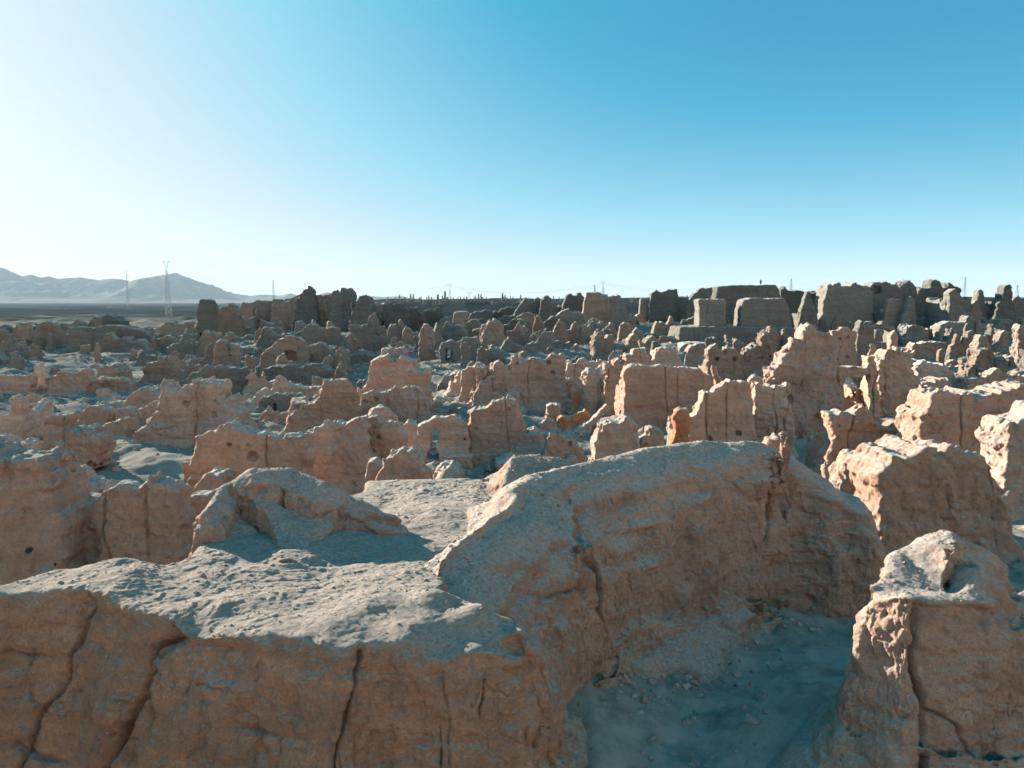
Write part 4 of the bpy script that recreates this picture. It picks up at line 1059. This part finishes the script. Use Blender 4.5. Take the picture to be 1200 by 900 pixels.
WIRE_PTS = {}
def pylon(key, px, ytop, Y, kind, label, hw=3.0, r=.055):
    """hw = half width of the head, in photograph pixels"""
    x, y, zt = at_depth(px, ytop, Y)
    zb = float(ground_z(x, y)) - .3; hgt = zt - zb; k = Y / F_PX
    root = empty('power_pylon', (x, y, zb), label, 'power pylon', 'power pylons along the horizon', rz=R(12)); root['kind'] = 'thing'
    def part(nm, S, rr, mat='steel', par=root):
        V, F = bars(S, rr); return link_mesh(nm, V, F, M[mat], par, smooth=False)
    aw = hw * k
    if kind == 'cat':
        w = aw / 2.0; h0 = hgt - hw * 2.9 * k; h1 = hgt - hw * .75 * k
        part('lattice_tower', lattice(0, h0, w * 1.5, w * .35, 8), r)
        S = []
        for s in (-1, 1):
            S += [((s * w * .35, 0, h0), (s * w, 0, h1)), ((s * w * .2, 0, h0 + .1 * (h1 - h0)), (s * w * .75, 0, h1))]
            for q in range(5):
                f = q / 5; S.append(((s * w * (.35 + .65 * f), 0, h0 + (h1 - h0) * f), (s * w * (.25 + .5 * (f + .15)), 0, h0 + (h1 - h0) * (f + .14))))
        part('window_frame', S, r)
        h2 = h1 + hw * .35 * k
        S = [((-aw, 0, h1), (aw, 0, h1)), ((-w * 1.1, 0, h2), (w * 1.1, 0, h2)), ((-aw, 0, h1), (-w, 0, h2)), ((aw, 0, h1), (w, 0, h2))]
        for s in (-1, 1): S.append(((s * aw * .75, 0, h1), (s * aw * .85, 0, hgt)))
        part('cross_arm', S, r * 1.2)
        arms = [(-aw, h1), (0, h1), (aw, h1)]
    else:
        w = aw / 1.6
        part('lattice_tower', lattice(0, hgt, w, w * .12, 10), r)
        arms = []; top = hw * 5 * k
        for f, a in ((.85, 1.0), (.5, .8), (.15, .6)):
            part('cross_arm', [((-aw * a, 0, hgt - top * f), (aw * a, 0, hgt - top * f)), ((-aw * a, 0, hgt - top * f), (0, 0, hgt - top * (f - .1))), ((aw * a, 0, hgt - top * f), (0, 0, hgt - top * (f - .1)))], r)
            arms += [(-aw * a, hgt - top * f), (aw * a, hgt - top * f)]
    pts = []
    for a, hz_ in arms:
        part('insulator', [((a, 0, hz_), (a, 0, hz_ - 2.0))], r * .9, 'porc')
        c, s = math.cos(R(12)), math.sin(R(12))
        pts.append(Vector((x + a * c, y + a * s, zb + hz_ - 2.0)))
    WIRE_PTS[key] = pts
    return root
pylon('a', 194.5, 304, 1700, 'cat', 'largest pylon, with a forked head, rising behind the mountain on the left', hw=4.3, r=.11)
pylon('b', 148, 316.5, 2600, 'cat', 'faint small pylon left of the largest one, over the mountain', hw=2, r=.10)
pylon('c', 320, 327.5, 1800, 'arms', 'pylon with three cross arms right of the mountain', r=.09)
pylon('d', 527, 331, 1350, 'cat', 'fork-headed pylon standing in the line of poplars')
pylon('e', 550, 341, 2300, 'cat', 'tiny faint pylon right of the one in the poplars', r=.13)
pylon('f', 707, 328, 1200, 'cat', 'pylon above the pinkish wall on the central skyline')
pylon('g', 697, 334, 2000, 'arms', 'thin faint pylon just left of the one over the central skyline', r=.12)
pylon('h', 927.5, 326.5, 1300, 'arms', 'thin pylon over the dark wall right of the temple')
pylon('i', 1131.5, 324.5, 1050, 'arms', 'pointed pylon right of the dark skyline crags')
pylon('j', 1192.5, 334, 1700, 'arms', 'small pylon near the right edge of the picture', r=.12)
# wires, each span sagging between two pylons
g = NT('wire'); g.b.inputs['Base Color'].default_value = (.25, .27, .28, 1); g.b.inputs['Roughness'].default_value = .6; M['wire'] = g.m
def wires(a, b, label, sag=16, n=3):
    A, B = (WIRE_PTS[q] if isinstance(q, str) else q for q in (a, b))
    V, F = [], []
    root = tag(link_mesh('power_line', *wire_mesh(A, B, sag, n), M['wire'], smooth=False), label, 'power line', 'power lines along the horizon', 'thing')
def wire_mesh(A, B, sag, n):
    S = []
    for k in range(n):
        p, q = A[min(k * 2 if len(A) > 3 else k, len(A) - 1)], B[min(k * 2 if len(B) > 3 else k, len(B) - 1)]
        prev = p
        for i in range(1, 17):
            t = i / 16; c = p.lerp(q, t); c.z -= sag * 4 * t * (1 - t); S.append((prev, c)); prev = c
    return bars(S, .035)
def off(px, py, Y): return [Vector(at_depth(px, py + k, Y)) for k in range(3)]
wires('a', 'b', 'wires running left from the largest pylon to the faint one')
wires('a', 'c', 'wires sagging right from the largest pylon past the mountain')
wires('c', 'd', 'wires between the three-armed pylon and the poplars')
wires('d', 'f', 'wires between the poplars and the central skyline', 14)
wires('f', 'h', 'wires sagging behind the temple', 14)
wires('h', 'i', 'wires above the toothed skyline wall at right', 12)
wires('i', off(1420, 333, 1200), 'wires leaving the frame at the right edge', 10)

# mast on the temple side
x, y, zt = at_depth(891.5, 327.5, 420)
mast = empty('lamp_mast', (x, y, zt - 16), 'single mast with a round dark head above the temple', 'mast'); mast['kind'] = 'thing'
V, F = bars([((0, 0, 0), (0, 0, 15))], .14); link_mesh('pole', V, F, M['steel'], mast, smooth=False)
bm_v = []; 
V, F = bars([((-.5, 0, 14.7), (.5, 0, 14.7)), ((-.35, 0, 15.3), (.35, 0, 15.3)), ((-.35, 0, 14.1), (.35, 0, 14.1))], .36); link_mesh('lamp_head', V, F, M['porc'], mast, smooth=False)

# ------------------------------------------------------------------ poplars on the horizon
def leaf_mat(name, a, b):
    g = NT(name); pos = g.n('ShaderNodeNewGeometry').outputs['Position']
    g.l(g.ramp(g.noise(1.2, 4, .6, pos), [(.35, a), (.65, b)]), g.b.inputs['Base Color']); g.b.inputs['Roughness'].default_value = .8
    return g.m
M['leaf'] = leaf_mat('poplar_leaves', (.17, .21, .21), (.25, .29, .28))  # leaf colour paled to blue-grey, distant haze put into it
g = NT('bark'); g.b.inputs['Base Color'].default_value = (.18, .15, .12, 1); M['bark'] = g.m
def crown_mesh(h, w, n, seed, tip=.9):
    r = random.Random(seed); V, F = [], []
    for i in range(n):
        z = h * (.12 + .88 * r.random() ** .9); f = z / h
        rad = w * 1.15 * (min(1, f * 3.5) * (1.02 - f) ** .65) * math.sqrt(r.random())
        a = r.random() * 6.283; c = Vector((rad * math.cos(a), rad * math.sin(a), z)); s = h * .045 * r.uniform(.6, 1.5)
        u = Vector((r.gauss(0, 1), r.gauss(0, 1), r.gauss(0, 1))).normalized(); v = u.orthogonal().normalized(); k = len(V)
        for p, q in ((1, 0), (0, 1), (-1, 0), (0, -1)): V.append(c + u * p * s + v * q * s)
        F.append((k, k + 1, k + 2, k + 3))
    return V, F
def tree_proto(name, h, w, n, seed):
    root = bpy.data.objects.new(name, None); COL.objects.link(root)
    V, F = bars([((0, 0, 0), (0, 0, h * .5)), ((0, 0, h * .45), (0, 0, h * .92)), ((0, 0, h * .3), (w * .6, 0, h * .55)), ((0, 0, h * .35), (-w * .6, w * .2, h * .6))], h * .012)
    link_mesh('trunk', V, F, M['bark'], root, smooth=False)
    link_mesh('crown', *crown_mesh(h, w, n, seed), M['leaf'], root, smooth=False)
    return root
def place_tree(proto, px, Y, s, label, group, first=[]):
    x = ray(px, 400)[0] * Y
    if proto.name in first:
        r = proto.copy(); COL.objects.link(r)
        for ch in list(proto.children):
            c = ch.copy(); COL.objects.link(c); c.parent = r
    else:
        first.append(proto.name); r = proto
    r.location = (x, Y, float(ground_z(x, Y)) - .6); r.scale = (s, s, s); r.rotation_euler = (0, 0, px * 1.3)
    tag(r, label, 'tree', group, 'thing')
rp = random.Random(5)
pop = tree_proto('poplar_tree', 17, 1.9, 260, 3)
rnd_t = tree_proto('round_tree', 11, 4.2, 320, 4)
spots = [(482, 1), (485, .9), (494, .7), (501, 1), (503, .9), (509, .8), (513, 1.15), (514, 1.0), (519, 1.3), (522, 1.2), (529, .9), (537, .9), (540, 1), (544, .8), (557, 1.2), (561, 1), (564, .9), (570, .7),
         (589, 1), (592, .8), (598, 1), (601, 1), (605, .9), (610, 1), (614, .8), (619, .8), (648, .9), (655, .8), (658, .8), (440, .8), (469, .9), (471, .7), (742, .8), (799, .8), (804, .8), (811, .8), (802, .7)]
for i, (px, s) in enumerate(spots):
    place_tree(pop, px, rp.uniform(1000, 1250), s * rp.uniform(.5, .9), 'one of the thin dark poplars in the row along the horizon', 'poplars along the horizon')
spots = [488, 492, 497, 506, 510, 516, 525, 532, 535, 539, 543, 547, 552, 556, 560, 566, 573, 577, 582, 586, 590, 594, 602, 607, 612, 616, 622, 645, 651, 657, 739, 745, 797, 807, 475, 479, 464, 455]
for i, px in enumerate(spots):
    place_tree(rnd_t, px, rp.uniform(980, 1200), rp.uniform(.5, .8), 'one of the low bushy trees at the foot of the horizon poplars', 'bushy trees along the horizon')

# ------------------------------------------------------------------ visitors between the temple and the skyline wall
def cloth(name, c):
    g = NT(name); g.b.inputs['Base Color'].default_value = (*c, 1); g.b.inputs['Roughness'].default_value = .85; return g.m
def person(px, py, Y, rz, label, top, legs, skin=(.35, .2, .13), hair=(.02, .015, .01), stride=.16, hgt=1.0):
    x, y, z = at_depth(px, py, Y); z = float(ground_z(x, y)) if z is None else z
    rings = lambda pts: pts
    V, F, E = [], [], []
    bonesj = {'pelvis': (0, 0, .95, .15), 'chest': (0, .02, 1.28, .16), 'neck': (0, .01, 1.48, .06), 'head': (0, .03, 1.60, .095), 'crown': (0, .02, 1.70, .075),
              'shL': (-.17, 0, 1.40, .065), 'elL': (-.23, .02, 1.13, .045), 'haL': (-.22, .10, .88, .035), 'shR': (.17, 0, 1.40, .065), 'elR': (.23, -.02, 1.13, .045), 'haR': (.22, .04, .88, .035),
              'hiL': (-.09, 0, .90, .10), 'knL': (-.10, stride * .7, .50, .065), 'anL': (-.10, stride, .09, .045), 'toL': (-.10, stride + .14, .03, .035),
              'hiR': (.09, 0, .90, .10), 'knR': (.10, -stride * .2, .50, .065), 'anR': (.10, -stride, .10, .045), 'toR': (.10, -stride + .14, .03, .035)}
    links = [('pelvis', 'chest'), ('chest', 'neck'), ('neck', 'head'), ('head', 'crown'), ('chest', 'shL'), ('shL', 'elL'), ('elL', 'haL'), ('chest', 'shR'), ('shR', 'elR'), ('elR', 'haR'),
             ('pelvis', 'hiL'), ('hiL', 'knL'), ('knL', 'anL'), ('anL', 'toL'), ('pelvis', 'hiR'), ('hiR', 'knR'), ('knR', 'anR'), ('anR', 'toR')]
    def skinned(nm, use, grow, mat, parent):
        names = [k for k in bonesj if any(k in l for l in use)]
        me = bpy.data.meshes.new(nm)
        me.from_pydata([bonesj[k][:3] for k in names], [(names.index(a), names.index(b)) for a, b in use], [])
        ob = bpy.data.objects.new(nm, me); COL.objects.link(ob)
        ob.modifiers.new('skin', 'SKIN'); sv = me.skin_vertices[0].data
        for i, k in enumerate(names):
            rr = bonesj[k][3] * grow; sv[i].radius = (rr, rr); sv[i].use_root = (i == 0)
        sm = ob.modifiers.new('sub', 'SUBSURF'); sm.levels = 1; sm.render_levels = 1
        me.materials.append(mat)
        if parent: ob.parent = parent
        return ob
    body = skinned('person', links, 1.0, cloth('skin_tone', skin), None)
    body.location = (x, y, z); body.rotation_euler = (0, 0, rz); body.scale = (hgt,) * 3
    tag(body, label, 'person', 'visitors by the temple', 'thing')
    skinned('jacket', [links[0], links[4], links[5], links[7], links[8]], 1.14, cloth('jacket_cloth', top), body)
    skinned('trousers', [l for l in links[10:] if 'toL' not in l and 'toR' not in l], 1.13, cloth('trouser_cloth', legs), body)
    V, F = [], []
    for i in range(7):
        for j in range(10):
            a = i / 6 * 1.75; b = j / 10 * 6.283
            V.append((.112 * math.sin(a) * math.cos(b), .015 + .118 * math.sin(a) * math.sin(b), 1.635 + .125 * math.cos(a)))
    for i in range(6):
        for j in range(10): F.append((i * 10 + j, i * 10 + (j + 1) % 10, i * 10 + 10 + (j + 1) % 10, i * 10 + 10 + j))
    link_mesh('hair', V, F, cloth('dark_hair', hair), body)
def stand(px, py_feet):
    Y = base_y(py_feet, px); return Y
YP = stand(930, 384)
person(929.5, 384, YP, 2.6, 'person in a pale blue jacket walking in the gap right of the temple', (.45, .6, .75), (.03, .03, .04))
person(931, 384.5, YP - 1.5, 2.9, 'person in dark clothes walking just behind the one in pale blue', (.02, .02, .025), (.35, .2, .18))
person(985, 385, stand(985, 385), .4, 'lone person in dark clothes standing on the shaded ground below the toothed skyline wall', (.03, .03, .04), (.02, .02, .03), stride=.05)

# ------------------------------------------------------------------ haze

# ------------------------------------------------------------------ loose stones
def stones(name, pts, sizes, seed):
    r = np.random.default_rng(seed)
    base = np.array([(1, 0, 0), (-1, 0, 0), (0, 1, 0), (0, -1, 0), (0, 0, 1), (0, 0, -1), (.6, .6, .5), (-.6, -.5, .6), (.6, -.6, -.5), (-.6, .6, -.5)], float)
    F0 = [(0, 6, 4), (6, 2, 4), (2, 1, 4), (1, 7, 4), (7, 3, 4), (3, 0, 4), (0, 3, 8), (3, 5, 8), (5, 0, 8), (0, 5, 2), (0, 2, 6), (2, 5, 9), (5, 1, 9), (1, 2, 9), (1, 3, 7), (1, 5, 3)]
    n = len(pts); V = base[None] * r.uniform(.6, 1.25, (n, 10, 3)) * np.array([1, 1, .7]) * np.asarray(sizes)[:, None, None]
    a = r.uniform(0, 6.28, n); c, s = np.cos(a), np.sin(a)
    X = V[:, :, 0] * c[:, None] - V[:, :, 1] * s[:, None]; Yv = V[:, :, 0] * s[:, None] + V[:, :, 1] * c[:, None]
    V = np.stack([X, Yv, V[:, :, 2]], 2) + np.asarray(pts)[:, None, :]
    F = (np.array(F0)[None] + (np.arange(n) * 10)[:, None, None]).reshape(-1, 3)
    o = link_mesh(name, V.reshape(-1, 3), F, M['wall'], smooth=False)
    return tag(o, kind='stuff')
r9 = np.random.default_rng(9)
P_ = np.concatenate(TOPS, 0)
stones('pebbles', P_, r9.uniform(.006, .022, len(P_)) * (1 + 1.6 * (r9.random(len(P_)) > .95)), 3)
HAZE = True
if HAZE:
    X0, X1, Y0, Y1, Z0, Z1 = -16000, 16000, -450, 16600, -45, 610
    V = [(x, y, z) for x in (X0, X1) for y in (Y0, Y1) for z in (Z0, Z1)]
    F = [(0, 1, 3, 2), (4, 6, 7, 5), (0, 4, 5, 1), (2, 3, 7, 6), (0, 2, 6, 4), (1, 5, 7, 3)]
    hm = bpy.data.materials.new('haze_air'); hm.use_nodes = True; t_ = hm.node_tree
    t_.nodes.remove(t_.nodes['Principled BSDF'])
    pv = t_.nodes.new('ShaderNodeVolumePrincipled'); pv.inputs['Color'].default_value = (.50, .72, .90, 1); pv.inputs['Density'].default_value = 2.7e-5; pv.inputs['Anisotropy'].default_value = 0.0
    t_.links.new(pv.outputs[0], t_.nodes['Material Output'].inputs['Volume'])
    ho = link_mesh('haze', V, F, hm, smooth=False); tag(ho, kind='stuff')
# ------------------------------------------------------------------ ground sheet
def axis(c, lo, hi, fine, grow):
    pos = [c]; s = fine
    while pos[-1] < hi: pos.append(pos[-1] + s); s = max(fine, (abs(pos[-1] - c)) * grow + fine * .5)
    neg = [c]; s = fine
    while neg[-1] > lo: neg.append(neg[-1] - s); s = max(fine, (abs(neg[-1] - c)) * grow + fine * .5)
    return np.array(neg[::-1] + pos[1:])
gxs = axis(4, -26000, 26000, .10, .011); gys = axis(15, -400, 26000, .10, .009)
U, W = np.meshgrid(gxs, gys, indexing='ij')
G = ground_z(U, W)
far = sstep(18, 60, W)
foot_d, _, _ = line_dist(U, W, [(1.0, 12.4), (1.7, 14.2), (3.0, 16.2), (5.0, 17.6), (7.2, 18.6), (9.6, 20.6)])
G = G + .55 * np.exp(-(foot_d / 1.1) ** 2) * (.6 + .8 * noise3(U * .9, W * .9, U * 0)) * (W > 10)
foot_e, _, _ = line_dist(U, W, [(4.5, 12.3), (5.6, 13.2), (8, 13.6)])
G = G + .35 * np.exp(-(foot_e / .8) ** 2)
G = G + (.10 * ridged(U, W, U * 0, .9, 3, 31) + .05 * fbm(U, W, U * 0, .5, 3, .6, 32)) * (1 - sstep(24, 32, W)) * sstep(4, 8, W)
mid = sstep(20, 34, W) * (1 - sstep(190, 240, W))
G = G + mid * (fbm(U, W, U * 0, 17, 2, .5, 3) * .75 + ridged(U, W, U * 0, 7.5, 2, 6) * .55 - .3 + fbm(U, W, U * 0, 3.6, 5, .62, 5) * .50)
G = G + fbm(U, W, U * 0, 1.3, 5, .62, 8) * (.08 + .06 * mid) * (1 - sstep(60, 140, W)) + fbm(U, W, U * 0, .42, 3, .6, 9) * .035 * (1 - sstep(22, 40, W))
G = G + .35 * ridged(U, W, U * 0, 2.6, 2, 4) * sstep(-8, -14, W)
# mounded, gullied land beyond the edge
pl = sstep(300, 420, W)
G = G + pl * (1 - sstep(3200, 5200, W)) * (ridged(U * .35, W * .7, U * 0, 46, 2, 12) * 5.0 + fbm(U * .5, W, U * 0, 190, 2, .5, 14) * 7)
nx, ny = U.shape
V = np.stack([U.ravel(), W.ravel(), G.ravel()], 1)
I = np.arange(nx * ny).reshape(nx, ny)
Q = np.stack([I[:-1, :-1].ravel(), I[1:, :-1].ravel(), I[1:, 1:].ravel(), I[:-1, 1:].ravel()], 1)
g = NT('dusty_ground')
pos = g.n('ShaderNodeNewGeometry').outputs['Position']
big = g.noise(.35, 5, .6, pos); fine = g.noise(9, 8, .72, pos); mid_ = g.noise(1.6, 6, .65, pos)
col = g.ramp(big, [(.3, (.14, .145, .14)), (.5, (.20, .20, .19)), (.7, (.27, .265, .25))])
col = g.mix(g.mapr(fine, .4, .7, 0, .5), col, (.16, .15, .135))
col = g.mix(g.mapr(mid_, .54, .62, 0, .5), col, (.17, .175, .17))
sp = g.n('ShaderNodeSeparateXYZ'); g.l(pos, sp.inputs[0])
# lane below the ridge: its deep shade mixed into the earth colour
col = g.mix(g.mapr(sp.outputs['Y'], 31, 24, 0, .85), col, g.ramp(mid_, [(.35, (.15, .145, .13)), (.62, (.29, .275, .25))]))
# plain: shadows of its gullied land put into a near-black ground colour
fr = g.mapr(sp.outputs['Y'], 130, 240)
mpf = g.n('ShaderNodeMapping'); mpf.inputs['Scale'].default_value = (.3, 1, 1); g.l(pos, mpf.inputs['Vector'])
patch = g.noise(.006, 5, .6, mpf.outputs['Vector'])
fcol = g.ramp(patch, [(.3, (.012, .022, .026)), (.56, (.02, .032, .036)), (.64, (.05, .06, .06)), (.71, (.20, .20, .19))])
col = g.mix(fr, col, fcol)
# bright warm clay on the added rise behind, to tint its bounced light
col = g.mix(g.mapr(sp.outputs['Y'], -4, -9), col, g.ramp(mid_, [(.35, (.46, .36, .28)), (.65, (.56, .46, .37))]))
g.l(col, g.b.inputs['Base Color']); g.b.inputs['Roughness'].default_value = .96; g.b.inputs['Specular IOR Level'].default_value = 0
n1 = g.bump(mid_, .5, .12); n2 = g.bump(fine, .6, .05, n1); g.l(n2, g.b.inputs['Normal'])
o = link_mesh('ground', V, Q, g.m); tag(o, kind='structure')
print('ground', V.shape)

def ground_at(x, y):
    i = np.clip(np.searchsorted(gxs, x) - 1, 0, nx - 2); j = np.clip(np.searchsorted(gys, y) - 1, 0, ny - 2)
    fx = (x - gxs[i]) / (gxs[i + 1] - gxs[i]); fy = (y - gys[j]) / (gys[j + 1] - gys[j])
    return (G[i, j] * (1 - fx) + G[i + 1, j] * fx) * (1 - fy) + (G[i, j + 1] * (1 - fx) + G[i + 1, j + 1] * fx) * fy
r8 = np.random.default_rng(8)
yy = 9 + 150 * r8.random(9000) ** 1.7; xx = (r8.random(9000) * 1.5 - .75) * yy
cl_ = noise3(xx * .3, yy * .3, xx * 0); k_ = cl_ > .45; xx, yy = xx[k_], yy[k_]
sz = (.02 + .10 * r8.random(len(xx)) ** 4) * (1 + yy * .025)
bx, by = [], []
for (a_, b_) in spots_:
    if b_ < 125:
        m_ = 26; bx.append(a_ + r8.normal(0, 1.6, m_)); by.append(b_ - .5 + r8.normal(0, .9, m_))
bx = np.concatenate(bx); by = np.concatenate(by)
xx = np.concatenate([xx, bx]); yy = np.concatenate([yy, by]); sz = np.concatenate([sz, (.05 + .22 * r8.random(len(bx)) ** 3) * (1 + by * .008)])
stones('rubble', np.stack([xx, yy, ground_at(xx, yy)], 1), sz, 4)
n2_ = 6000; t_ = r8.random(n2_)
yy = 13 + 11 * t_ + r8.normal(0, .5, n2_); xx = 1.4 + 9.2 * t_ ** 1.15 + r8.normal(0, 1.1, n2_)
stones('scree', np.stack([xx, yy, ground_at(xx, yy)], 1), .012 + .09 * r8.random(n2_) ** 5, 5)
# ------------------------------------------------------------------ sky, sun
SUN_AZ = R(-50)      # from the viewing direction (+Y), negative = left
SUN_EL = R(15.5)
sun = bpy.data.lights.new('sun', 'SUN'); sun.energy = 4.4; sun.angle = R(.53); sun.color = (1.0, .82, .65)
so = bpy.data.objects.new('sun', sun); COL.objects.link(so)
sdir = Vector((math.sin(SUN_AZ) * math.cos(SUN_EL), math.cos(SUN_AZ) * math.cos(SUN_EL), math.sin(SUN_EL)))
so.rotation_euler = (-sdir).to_track_quat('-Z', 'Y').to_euler()
so.location = (0, 0, 60)

w = bpy.data.worlds.new('World'); scene.world = w; w.use_nodes = True
nt = w.node_tree; bg = nt.nodes['Background']
sky = nt.nodes.new('ShaderNodeTexSky'); sky.sky_type = 'NISHITA'; sky.sun_disc = False
sky.sun_elevation = SUN_EL; sky.sun_rotation = SUN_AZ; sky.altitude = 400; sky.air_density = 1.0; sky.dust_density = 1.6; sky.ozone_density = 2.2
EXPO = 2.4
def wm(op, a, b=None):
    o = nt.nodes.new('ShaderNodeMath'); o.operation = op
    for sck, v in zip(o.inputs, (a, b)):
        if v is None: continue
        if hasattr(v, 'is_linked'): nt.links.new(v, sck)
        else: sck.default_value = v
    return o.outputs[0]
tc = nt.nodes.new('ShaderNodeTexCoord')
nrm = nt.nodes.new('ShaderNodeVectorMath'); nrm.operation = 'NORMALIZE'; nt.links.new(tc.outputs['Generated'], nrm.inputs[0])
sx = nt.nodes.new('ShaderNodeSeparateXYZ'); nt.links.new(nrm.outputs[0], sx.inputs[0])
elev = wm('MAXIMUM', wm('ARCSINE', sx.outputs['Z']), 0.0)
dt = nt.nodes.new('ShaderNodeVectorMath'); dt.operation = 'DOT_PRODUCT'; nt.links.new(nrm.outputs[0], dt.inputs[0]); dt.inputs[1].default_value = tuple(sdir)
gam = wm('ARCCOSINE', dt.outputs['Value'])
hz = wm('MULTIPLY', wm('EXPONENT', wm('MULTIPLY', elev, -1 / R(8.6))), .86)
gl = wm('MULTIPLY', wm('EXPONENT', wm('MULTIPLY', wm('POWER', wm('DIVIDE', gam, R(35)), 2.0), -1.0)), .92)
fd = nt.nodes.new('ShaderNodeMapRange'); fd.interpolation_type = 'SMOOTHSTEP'; nt.links.new(elev, fd.inputs[0])
for i_, v_ in enumerate((R(20), R(45), 1, .1)): fd.inputs[i_ + 1].default_value = v_
gl = wm('MULTIPLY', gl, fd.outputs[0])
cl = nt.nodes.new('ShaderNodeValToRGB'); nt.links.new(wm('ADD', hz, gl), cl.inputs['Fac'])
def lin(c): return tuple(((v / 255) / 12.92 if v / 255 <= .04045 else ((v / 255 + .055) / 1.055) ** 2.4) for v in c) + (1,)
STOPS = [(0.0, (2, 124, 184)), (.22, (54, 170, 212)), (.5, (146, 214, 237)), (.78, (206, 230, 242)), (1.0, (226, 243, 252))]
el = cl.color_ramp.elements
while len(el) < len(STOPS): el.new(.5)
for e_, (p_, c_) in zip(el, STOPS): e_.position = p_; e_.color = lin(c_)
# warm band added low in the unseen sky, to light the shaded walls
wb = nt.nodes.new('ShaderNodeMapRange'); wb.interpolation_type = 'SMOOTHSTEP'; nt.links.new(gam, wb.inputs[0])
for i_, v_ in enumerate((R(84), R(120), 0, 1)): wb.inputs[i_ + 1].default_value = v_
wf = wm('MULTIPLY', wb.outputs[0], wm('EXPONENT', wm('MULTIPLY', elev, -1 / R(15))))
wmx = nt.nodes.new('ShaderNodeMix'); wmx.data_type = 'RGBA'; wmx.inputs[7].default_value = (3.3, 2.0, 1.55, 1)
nt.links.new(wf, wmx.inputs[0]); nt.links.new(cl.outputs['Color'], wmx.inputs[6])
sc_ = nt.nodes.new('ShaderNodeVectorMath'); sc_.operation = 'SCALE'; tn = nt.nodes.new('ShaderNodeMix'); tn.data_type = 'RGBA'; tn.blend_type = 'MULTIPLY'; tn.inputs[7].default_value = (.0, 1.15, .78, 1)
ft = nt.nodes.new('ShaderNodeMapRange'); nt.links.new(elev, ft.inputs[0])
for i_, v_ in enumerate((R(18), R(40), 0, 1)): ft.inputs[i_ + 1].default_value = v_
nt.links.new(ft.outputs[0], tn.inputs[0]); nt.links.new(wmx.outputs[2], tn.inputs[6]); nt.links.new(tn.outputs[2], sc_.inputs[0])
mr = nt.nodes.new('ShaderNodeMapRange'); mr.interpolation_type = 'SMOOTHSTEP'; nt.links.new(elev, mr.inputs[0])
for i_, v_ in enumerate((R(16), R(62), 1 / (.10 * 2 ** EXPO), 1.65 / (.10 * 2 ** EXPO))): mr.inputs[i_ + 1].default_value = v_
nt.links.new(mr.outputs[0], sc_.inputs['Scale'])
mx = nt.nodes.new('ShaderNodeMix'); mx.data_type = 'RGBA'; mx.inputs[0].default_value = .985
nt.links.new(sky.outputs['Color'], mx.inputs[6]); nt.links.new(sc_.outputs[0], mx.inputs[7])
nt.links.new(mx.outputs[2], bg.inputs['Color'])
bg.inputs['Strength'].default_value = 0.10

vs = scene.view_settings
scene.display_settings.display_device = 'sRGB'
vs.view_transform = 'Standard'; vs.look = 'None'; vs.gamma = 1.0; vs.use_curve_mapping = False
vs.exposure = EXPO
scene.cycles.max_bounces = 6; scene.cycles.diffuse_bounces = 2; scene.cycles.glossy_bounces = 1; scene.cycles.volume_bounces = 0
scene.cycles.use_denoising = True
print('quads', sum(a for a, _ in ALL), 'script', round(time.time() - T0, 1), 's')
